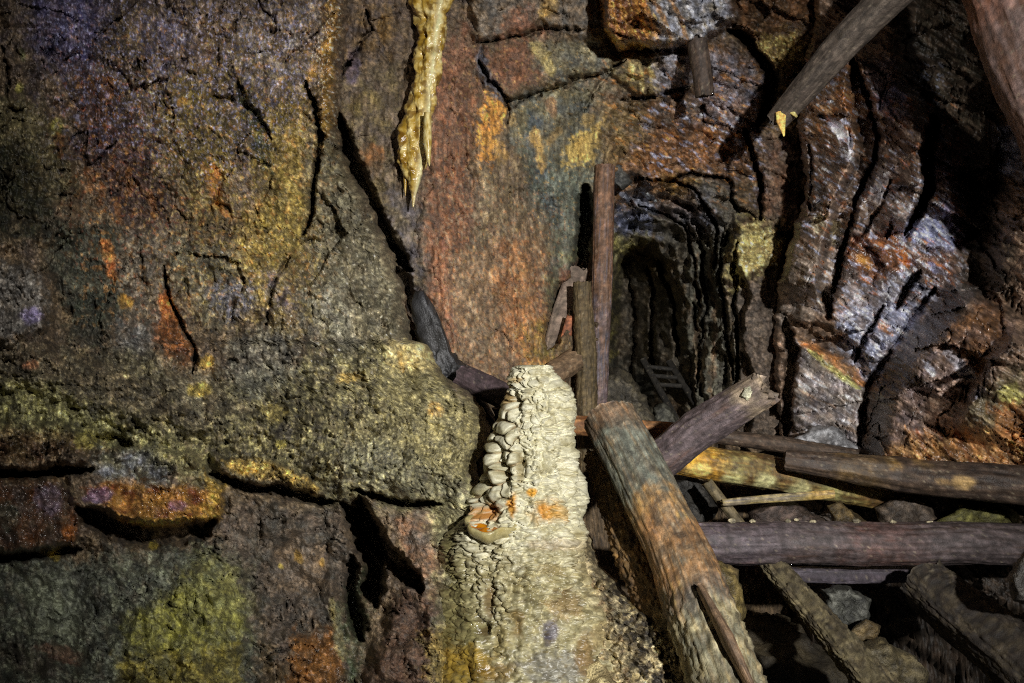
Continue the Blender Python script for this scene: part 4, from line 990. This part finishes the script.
# ==================================================================== rocks
def boulder(name, poly, d, th, label, cat='rock', cols=('5a5448', '46423a'), gain=1.5, bevel=.35, gu=0, gv=0, rough=.05, wet=.2, mat=None, seed=1, group=None, facet=.5, parent=None, n=110, nr=23):
    """solid stone with outline poly (image pixels), middle at depth d, half thickness th"""
    p = np.array(poly + [poly[0]], float); seg = np.hypot(*np.diff(p, axis=0).T); L = np.concatenate([[0], np.cumsum(seg)])
    s = np.linspace(0, L[-1], n, endpoint=False)
    bx = np.interp(s, L, p[:, 0]); by = np.interp(s, L, p[:, 1])
    cx, cy = bx.mean(), by.mean(); size = max(np.ptp(bx), np.ptp(by)) / F * d
    rings = [];
    fr = np.linspace(0, 1, nr)[1:]
    prof = lambda f: (1 - np.clip((f - (1 - bevel)) / bevel, 0, 1) ** 2) ** .5
    U = []; V = []; D = []
    for side in (1, -1):
        seq = fr if side == 1 else fr[::-1][1:]
        for f in seq:
            U.append(cx + (bx - cx) * f); V.append(cy + (by - cy) * f); D.append(d - side * th * prof(f) * np.ones(n))
    U = np.array(U); V = np.array(V); D = np.array(D)
    D = D + gu * (U - cx) / F * d + gv * (V - cy) / F * d
    m = len(U); pts = P(U.ravel(), V.ravel(), D.ravel())
    pts = np.vstack([pts, P(np.array([cx]), np.array([cy]), np.array([d - th])), P(np.array([cx]), np.array([cy]), np.array([d + th]))])
    ctr = pts.mean(0); nr = pts - ctr; nr /= np.linalg.norm(nr, axis=1)[:, None] + 1e-9
    k = fbm3(pts * 2.2 / size, 3, seed); g = fbm3(pts * 14, 3, seed + 4); gg = pn3(pts * 60, seed + 7)
    st = np.round(k * 4) / 4
    pts = pts + nr * ((facet * st + (1 - facet) * k) * rough * size * 1.6 + g * rough * size * .9 + gg * .005)[:, None]
    col = pick(.5 + .8 * fbm3(pts * 9, 4, seed + 9, .65), *cols, gain=gain * .85)
    col = col * np.exp(.7 * fbm3(pts * 28, 3, seed + 12, .7) + 1.2 * (np.clip(2 * np.abs(fbm3(pts * 16, 2, seed + 14)), 0, 1) - .5))[:, None]
    i = np.arange(m * n).reshape(m, n); j = np.roll(i, -1, 1)
    q = np.stack([i[:-1], i[1:], j[1:], j[:-1]], -1).reshape(-1, 4)
    t = np.vstack([np.stack([np.full(n, m * n), i[0], j[0]], 1), np.stack([np.full(n, m * n + 1), j[-1], i[-1]], 1)])
    loc = pts[np.argmin(pts[:, 2])].copy(); loc[:2] = ctr[:2]
    o = link_mesh(name, pts, q, t, col, np.full(len(pts), wet) + .2 * fbm3(pts * 9, 2, seed), mat or M_ROCK, parent, loc)
    if parent is not None:
        o['label'] = label; return o
    return tag(o, label, cat, group)

# ==================================================================== timbers
def wood(hexes, gain=1.3, wet=.3, patches=(), mud=None, mudamt=0., seed=0, scale=6, spots=()):
    sp = [(P(np.array(float(u)), np.array(float(v)), np.array(d)), r, h) for u, v, d, r, h in spots]
    def f(t, a, p, g, k):
        q = .5 + .6 * g + .35 * fbm3(p * scale, 3, seed + 20, .6)
        c = pick(q, *hexes, gain=gain)
        n = fbm3(p * 14, 3, seed + 30, .6)
        for (t0, t1, h, op) in patches:
            m = ss(t0 - .04, t0 + .04, t + .08 * n) * (1 - ss(t1 - .04, t1 + .04, t + .08 * n))
            c = stain(c, op * m * (.6 + .8 * n), h, gain)
        if mud: c = stain(c, mudamt * ss(-.1, .25, fbm3(p * 22, 3, seed + 40, .65)), mud, gain)
        for q3, r3, h3 in sp:
            dd = np.linalg.norm((p - q3) * np.array([1, .5, 1.3]), axis=1); c = stain(c, .85 * (1 - ss(.5, 1.2, dd / r3 + .5 * n)) * .8, h3, gain)
        fl = ss(.5, .6, fbm3(p * 85, 2, seed + 50)); c = stain(c, .35 * fl, '9c9078', gain)
        c = c * np.exp(.3 * pn3(p * 130, seed + 60) + .35 * pn3(p * 45, seed + 61) + .4 * pn3(np.stack([np.cos(a) * 9, np.sin(a) * 9, t * 9], -1), seed + 62) + .3 * pn3(np.stack([np.cos(a) * 20, np.sin(a) * 20, t * 20], -1), seed + 63) + .9 * fbm3(p * np.array([26., 26., 26.]), 3, seed + 64, .75))[:, None]
        return c, wet + .3 * n
    return f

def PP(*a): return [P(np.array(float(u)), np.array(float(v)), np.array(float(d))) for u, v, d in a]

def log(name, pts, rad, label, colf, cat='log', group=None, parts=(), **kw):
    path = PP(*pts)
    base = np.array(min(path, key=lambda q: q[2])).copy()
    root = empty(name, base, label, cat, group)
    tube(kw.pop('body', 'trunk'), path, rad, M_WOOD, colf, root, loc=base, **kw)
    for nm, pp, rr, cf, k2 in parts: tube(nm, PP(*pp), rr, M_WOOD, cf, root, loc=base, **k2)
    return root

def timbers():
    G = 'collapsed timbers'
    log('log', [(607, 420, 2.72), (674, 545, 2.35), (752, 735, 1.85)], [.104, .102, .112],
        'thick rust and olive log leaning down towards the viewer beside the white stalagmite', wood(('2c281c', '544630', '5a5e54', '64523a', '74683e'), 1.3, .3, ((-.2, .1, '8a6446', .6), (.1, .34, '5c6056', .6), (.34, .64, 'a8762c', .55), (.42, .7, '7a4a3c', .3), (.7, 1.1, 'a89a70', .5)), '2a241c', .55, 1),
        group=G, knots=.03, ragged=(.15, .2), seed=1, bend=.15, na=130, crust=(.62, .09),
        parts=(('bark_flake', [(700, 588, 2.08), (728, 640, 1.93), (752, 690, 1.83)], [.012, .02, .012], wood(('4a3828', '6c5640', '3e3024'), 1.2, .3, seed=2), dict(flat=2.2, ragged=(.8, .8))),))
    log('log', [(596, 455, 2.90), (634, 545, 2.60), (680, 640, 2.28), (712, 730, 2.04)], [.05, .078, .085, .09],
        'grit coated rotten log squeezed along the left flank of the thick rust and olive log', wood(('2a2218', '4c3c24', '6a5430', '3a3020'), 1.3, .2, ((.3, .7, '7a5426', .5), (.65, 1.1, 'b0a27c', .6)), '1e1a14', .55, seed=41),
        group=G, seed=41, na=90, grain=.09, knots=.05, crust=(-.2, .2))
    lg = log('log', [(622, 488, 3.05), (700, 430, 2.88), (766, 388, 2.72)], [.082, .085, .072],
        'purple brown log pointing up right, pale fungus patch on its broken end', wood(('2e2726', '4a3f3d', '5a4e4e', '483a34', '624636'), 1.3, .35, ((.86, 1.1, 'a08e74', .7), (.3, .8, '665c62', .3)), seed=3),
        group=G, ragged=(.2, .5), seed=3, na=80)
    boulder('fungus_patch', [(740, 396), (744, 389), (750, 386), (756, 390), (755, 397), (748, 401)], 2.705, .022, 'pale cream fungus patch', cols=('c8c4a0', 'dcd8bc'), gain=1.1, parent=lg, seed=31)
    log('log', [(660, 542, 3.02), (800, 543, 3.02), (1075, 546, 2.95)], [.088, .094, .09],
        'long purplish grey log lying level across the pit, nearest of the level timbers', wood(('2a2423', '463c3a', '564c4c', '40332e', '544038'), 1.2, .35, ((.45, .62, '5c3a30', .5), (.0, .3, '5c5260', .3)), seed=5),
        group=G, seed=5, na=80)
    log('log', [(655, 455, 3.5), (740, 467, 3.53), (910, 500, 3.62)], [.075, .09, .08],
        'short yellow stained log with a golden wet end behind the pit', wood(('32241a', '5a4224', '7a6234', '8e8450', '4a3a24'), 1.5, .4, ((-.1, .24, 'c08c28', .9), (.3, .7, '5a4024', .6)), '3a2818', .6, 6, spots=((700, 470, 3.43, .06, 'e8c870'), (735, 482, 3.44, .06, 'c0bc80'), (765, 486, 3.45, .07, 'ccc890'), (800, 490, 3.48, .07, 'bcb884'), (830, 494, 3.5, .07, 'a8a468'), (690, 458, 3.43, .06, 'e0a830'))),
        group=G, seed=6, ragged=(.6, .4), na=70)
    log('log', [(786, 461, 3.38), (900, 474, 3.25), (1080, 492, 2.85)], [.05, .085, .085],
        'dark brown log under the right wall with pale knots along its side', wood(('221a16', '3a2e26', '4a3c30', '342a26'), 1.3, .4, ((.2, .38, '6a5430', .6),), seed=7, spots=((920, 466, 3.2, .045, 'a08048'), (968, 484, 3.0, .045, 'c8a468'), (940, 480, 3.1, .03, '9a7c50'), (890, 462, 3.25, .04, '8a6c38'))),
        group=G, seed=7, na=70, ragged=(.1, .1))
    log('stick', [(722, 503, 3.26), (775, 498, 3.26), (834, 494, 3.26)], [.016, .02, .022],
        'thin pale stick lying level just above the long grey log', wood(('544c44', '7c7264', '9c8a54', '605850'), 1.25, .4, ((.75, 1.1, 'c89a34', .7),), seed=12), 'stick', G, flat=.6, body='shaft', seed=12, na=28)
    log('stick', [(707, 482, 3.36), (724, 504, 3.33), (756, 545, 3.25)], [.028, .027, .026],
        'mud coated stick slanting down under the yellow log', wood(('4a4230', '6a5e44', '38301f'), 1.3, .2, seed=13), 'stick', G, body='shaft', seed=13, na=30)
    log('plank', [(770, 574, 3.1), (850, 575, 3.1), (934, 574, 3.1)], [.03, .032, .03],
        'narrow split plank pressed under the long grey log', wood(('2e2628', '484046', '565058', '3c3434'), 1.15, .3, seed=14), 'plank', G, body='board', square=5, seed=14, na=36, ragged=(1.5, .6))
    log('beam', [(768, 560, 3.05), (822, 622, 2.72), (905, 720, 2.3)], [.05, .055, .06],
        'rough grit covered beam running down into the pit between two black hollows', wood(('242018', '403828', '584e38', '302a20'), 1.05, .15, (), '8a7e5c', .5, seed=15), 'beam', G, body='shaft', square=3.2, grain=.09, knots=.05, seed=15, na=80, crust=(-.2, .16))
    log('beam', [(926, 584, 2.84), (985, 632, 2.60), (1075, 712, 2.25)], [.095, .105, .11],
        'wide dark beam at the right running down into the pit', wood(('201c18', '302923', '3e362d', '26201d'), .9, .25, (), '7a6c50', .25, seed=16), 'beam', G, body='shaft', square=3.2, grain=.07, knots=.04, seed=16, na=90, crust=(-.2, .07))
    log('mine_prop', [(605, 166, 4.47), (602, 280, 4.47), (595, 470, 4.47)], [.066, .066, .064],
        'tall upright brown mine prop standing left of the dark arch', wood(('3a2a1e', '5c4434', '6c5442', '5a5458', '504e58'), 1.6, .3, ((-.1, .4, '704a30', .4), (.45, 1.1, '5a5866', .5)), seed=17), 'prop', seed=17, body='post', grain=.05, na=60, ragged=(.05, .2))
    log('mine_prop', [(582, 283, 4.33), (586, 350, 4.28), (588, 470, 4.27)], [.055, .066, .066],
        'shorter mud caked prop leaning against the tall upright prop', wood(('2c261c', '52452e', '605238', '54402a'), 1.4, .2, seed=18), 'prop', seed=18, body='post', grain=.08, na=60, crust=(-.2, .08))
    log('plank', [(577, 268, 4.55), (560, 330, 4.5), (544, 400, 4.45)], [.07, .085, .09],
        'grey brown plank leaning in the corner behind the props', wood(('3e342a', '5c5044', '6c5c50', '4a3c32'), 1.7, .2, seed=19), 'plank', body='board', flat=.35, square=4, seed=19, na=40)
    log('plank', [(571, 316, 4.36), (565, 340, 4.36), (560, 385, 4.36)], [.03, .034, .034],
        'narrow reddish plank standing in front of the grey leaning plank', wood(('5c3422', '7a4a30', '6a3a26'), 1.8, .2, seed=20), 'plank', body='board', flat=.5, square=4, seed=20, na=36)
    log('log', [(532, 392, 3.95), (556, 372, 4.05), (574, 360, 4.15)], [.07, .075, .075],
        'short mud brown log end lying behind the stalagmite top', wood(('4a3c2c', '6a5640', '54402e'), 1.6, .2, seed=21), seed=21, group=G, na=50)
    log('log', [(462, 377, 3.22), (488, 389, 3.16), (524, 406, 3.05)], [.060, .062, .056],
        'short black purple log lying in the crevice left of the stalagmite', wood(('241c1e', '3c3032', '4c3e42'), 1.3, .25, seed=22), seed=22, group=G, na=50, ragged=(.3, .3))
    log('beam', [(556, 424, 3.75), (620, 428, 3.7), (712, 436, 3.65)], [.055, .055, .05],
        'reddish beam lying behind the top of the big leaning log', wood(('4a2c18', '6e4424', '84603c', '3c2c20'), 1.6, .3, seed=23), 'beam', G, body='shaft', seed=23, na=40)
    log('log', [(690, 432, 3.9), (780, 444, 3.8), (885, 462, 3.75)], [.04, .045, .04],
        'thin dark log behind the yellow stained log at the foot of the slabs', wood(('2c241e', '4a3c30', '5c4a3c'), 1.4, .3, seed=24), seed=24, group=G, na=40)
    log('roof_prop', [(777, 120, 3.72), (840, 50, 3.4), (940, -55, 3.0)], [.062, .08, .09],
        'grey weathered pole slanting up to the roof over the slate slabs', wood(('342c26', '50463e', '60564c', '40362e'), 1.15, .25, seed=25), 'prop', body='pole', seed=25, na=70, ragged=(.3, .1), bend=.1,
        parts=(('splinter', [(781, 112, 3.64), (781, 122, 3.63), (784, 136, 3.62)], [.03, .024, .004], wood(('c08c40', 'e0b060', 'a06c2c'), 1.6, .2, seed=26), dict(flat=.4, nt=30, na=24)),
               ('splinter', [(790, 110, 3.62), (797, 117, 3.6)], [.016, .006], wood(('b0a060', 'c8b870'), 1.5, .2, seed=27), dict(flat=.5, nt=16, na=20))))
    log('roof_prop', [(972, -90, 2.85), (1020, 20, 2.8), (1090, 180, 2.75)], [.15, .155, .16],
        'heavy reddish brown timber crossing the upper right corner', wood(('3e2a20', '5e4436', '74605a', '50403a'), 1.2, .25, ((.1, .4, '8a5030', .4),), seed=28), 'prop', body='timber', seed=28, na=100, grain=.05)
    log('timber_stub', [(695, 28, 4.05), (699, 55, 4.08), (704, 96, 4.12)], [.055, .058, .055],
        'dark stub of timber wedged upright under the pale hanging block', wood(('2e2620', '463a32', '54402e'), 1.4, .2, seed=29), 'timber', body='post', seed=29, na=40)
    # ladder in the old level
    base = P(np.array(690.), np.array(434.), np.array(5.5))
    r = empty('ladder', base, 'small dark ladder lying on the floor inside the arch', 'ladder')
    wl = wood(('201d19', '322e28', '3a352d'), 1.0, .2, seed=30)
    tube('rail', PP((643, 360, 6.0), (684, 434, 5.5)), [.028, .028], M_WOOD, wl, r, loc=base, square=4, na=24)
    tube('rail', PP((669, 362, 6.0), (712, 430, 5.5)), [.028, .028], M_WOOD, wl, r, loc=base, square=4, na=24)
    for k in range(3):
        a = .09 + .12 * k
        tube('rung', PP((643 + 41 * a, 360 + 74 * a, 5.97 - .5 * a), (669 + 43 * a, 363 + 70 * a, 5.97 - .5 * a)), [.019, .019], M_WOOD, wl, r, loc=base, na=20, flat=.6)

def stones():
    boulder('boulder', [(604, 374), (618, 366), (632, 376), (640, 386), (650, 410), (656, 430), (636, 436), (602, 434)], 4.74, .15, 'grey brown boulder at the foot of the tall upright prop', 'boulder', ('3a362e', '504a3e', '5c543e'), 1.6, seed=2, rough=.09)
    boulder('boulder', [(654, 408), (664, 402), (674, 410), (680, 428), (668, 440), (654, 434)], 5.1, .10, 'small grey boulder on the floor of the dark arch', 'boulder', ('3e3e38', '5a584c'), 1.6, seed=3)
    boulder('boulder', [(690, 568), (715, 560), (738, 570), (746, 600), (742, 640), (722, 655), (700, 640), (688, 600)], 2.75, .14, 'olive brown boulder under the long grey log beside the leaning log', 'boulder', ('4a4026', '6a5c34', '5a4c30'), 1.4, seed=4)
    boulder('boulder', [(668, 480), (690, 474), (712, 486), (718, 515), (700, 528), (672, 524)], 3.74, .13, 'dark lumpy boulder in the shade behind the crossed logs', 'boulder', ('24221e', '34302a'), 1.3, seed=5, rough=.09)
    boulder('rock_slab', [(876, 508), (905, 494), (926, 500), (938, 520), (925, 530), (880, 530)], 3.45, .07, 'dark angular slab wedged between the two level logs', 'rock slab', ('3a322a', '54483c', '6a6058'), 1.4, seed=6)
    boulder('rock_slab', [(935, 524), (960, 507), (985, 504), (1012, 514), (1018, 528), (940, 532)], 3.3, .07, 'yellow green slab lying behind the long grey log at the right', 'rock slab', ('524e2c', '74703e', '4a4428'), 1.3, seed=7, rough=.09)
    boulder('rock_slab', [(748, 512), (775, 500), (800, 504), (826, 520), (832, 532), (752, 534)], 3.5, .08, 'dark brown slab behind the thin pale stick', 'rock slab', ('342a24', '54463e', '463a34'), 1.4, seed=8)
    boulder('rock_slab', [(826, 505), (840, 500), (866, 522), (872, 534), (836, 532)], 3.42, .06, 'slanting brown slab right of the thin pale stick', 'rock slab', ('4a3c20', '5a4a2c', '3c3424'), 1.3, seed=9)
    boulder('rock_slab', [(790, 440), (815, 428), (840, 430), (866, 452), (868, 464), (800, 456)], 3.85, .07, 'pale grey slab at the foot of the slate wall above the yellow log', 'rock slab', ('6a6664', '868688', '54504c'), 1.7, seed=10, mat=M_SLATE, wet=.5)
    boulder('rock', [(822, 590), (850, 586), (872, 600), (868, 622), (846, 634), (826, 616)], 3.0, .10, 'pale grey green stone down in the pit beside the gritty beam', 'rock', ('3e3e34', '62625a', '242220'), .9, seed=11, rough=.09)
    boulder('rock', [(848, 632), (866, 618), (880, 626), (876, 640), (856, 648)], 2.80, .05, 'brown stone on the pit floor between the beams', 'rock', ('5a4a30', '7a6a48'), 1.5, seed=12)
    boulder('rock', [(850, 652), (885, 640), (918, 656), (926, 690), (880, 705), (850, 690)], 2.65, .10, 'pale ochre boulder at the bottom of the pit', 'boulder', ('504628', '766a4c', '8a826c'), .95, seed=13, rough=.08)
    boulder('rock', [(1008, 578), (1026, 548), (1052, 560), (1050, 610), (1014, 600)], 2.35, .10, 'dark grey stone at the right edge below the long grey log', 'rock', ('3a3630', '54504a'), 1.4, seed=14)
    boulder('rock', [(492, 408), (503, 404), (512, 412), (510, 424), (496, 422)], 3.3, .05, 'small purple black stone under the short black log', 'rock', ('2c2428', '443a40'), 1.4, seed=15)
    boulder('rock_slab', [(412, 306), (422, 292), (436, 312), (452, 350), (474, 384), (494, 420), (500, 446), (480, 450), (450, 416), (424, 360)], 3.42, .06, 'long grey slate sliver lying in the crevice beside the rippled flowstone', 'rock slab', ('2a2a2e', '3e3e40', '242222'), 1.1, seed=16, mat=M_SLATE, rough=.06)
    boulder('rock', [(592, 172), (604, 158), (620, 164), (632, 182), (622, 190), (606, 180)], 4.63, .06, 'flat grey wedge stone on top of the tall upright prop', 'rock', ('3a3c3e', '4e4e4a', '42403c'), 1.4, seed=17)

def chips():
    rr = np.random.RandomState(5)
    for u, v, d in ((752, 521, 3.02), (788, 521, 3.02), (797, 520, 3.02), (812, 522, 3.02), (856, 521, 3.01), (893, 522, 3.0), (930, 523, 3.0), (732, 521, 3.02), (962, 524, 3.0)):
        k = rr.uniform(2.2, 4.2); a = np.arange(7) / 7 * 2 * np.pi
        poly = [(u + k * 1.4 * math.cos(t) * rr.uniform(.7, 1.2), v + k * .8 * math.sin(t) * rr.uniform(.7, 1.2)) for t in a]
        boulder('stone_chip', poly, d, .012, 'tiny pale stone chip lying on top of the long purplish grey log', 'stone', ('8a8068', 'b8ac8c', '6a6250'), 1.2, seed=int(u), group='stone chips on the long log', n=28, nr=8)

wall_left(); wall_back(); wall_right(); floor(); rubble(); stalagmite(); stalactite(); timbers(); stones(); chips()

# ------------------------------------------------------------------ light: the caver's lamps, held right of and above the camera
def spot(name, loc, aim, power, size, blend, rad, color):
    l = bpy.data.lights.new(name, 'SPOT'); l.energy = power; l.spot_size = math.radians(size); l.spot_blend = blend; l.shadow_soft_size = rad; l.color = color
    o = bpy.data.objects.new(name, l); COL.objects.link(o); o.location = Vector(loc)
    o.rotation_euler = (Vector(aim) - Vector(loc)).to_track_quat('-Z', 'Y').to_euler()
    return o
spot('hand_lamp', (1.15, -.9, 2.35), P(np.array(580.), np.array(295.), np.array(3.4)), 840, 80, 1.0, .05, (1.0, .98, .945))

w = bpy.data.worlds.new('mine_air'); bpy.context.scene.world = w; w.use_nodes = True
w.node_tree.nodes['Background'].inputs['Color'].default_value = (.6, .7, 1.0, 1); w.node_tree.nodes['Background'].inputs['Strength'].default_value = .012

# ------------------------------------------------------------------ camera
cam = bpy.data.cameras.new('camera'); cam.sensor_width = 36; cam.lens = 36 * F / 1024
co = bpy.data.objects.new('camera', cam); COL.objects.link(co)
co.location = CAM; co.rotation_euler = (math.pi / 2 - PITCH, 0, 0); cam.clip_start = .05
sc = bpy.context.scene; sc.camera = co
sc.view_settings.view_transform = 'Standard'; sc.view_settings.look = 'None'; sc.view_settings.exposure = 0; sc.view_settings.gamma = 1
sc.view_settings.use_curve_mapping = False
sc.cycles.use_denoising = False
sc.cycles.filter_width = 1.1
sc.cycles.max_bounces = 4
sc.cycles.sample_clamp_indirect = 3
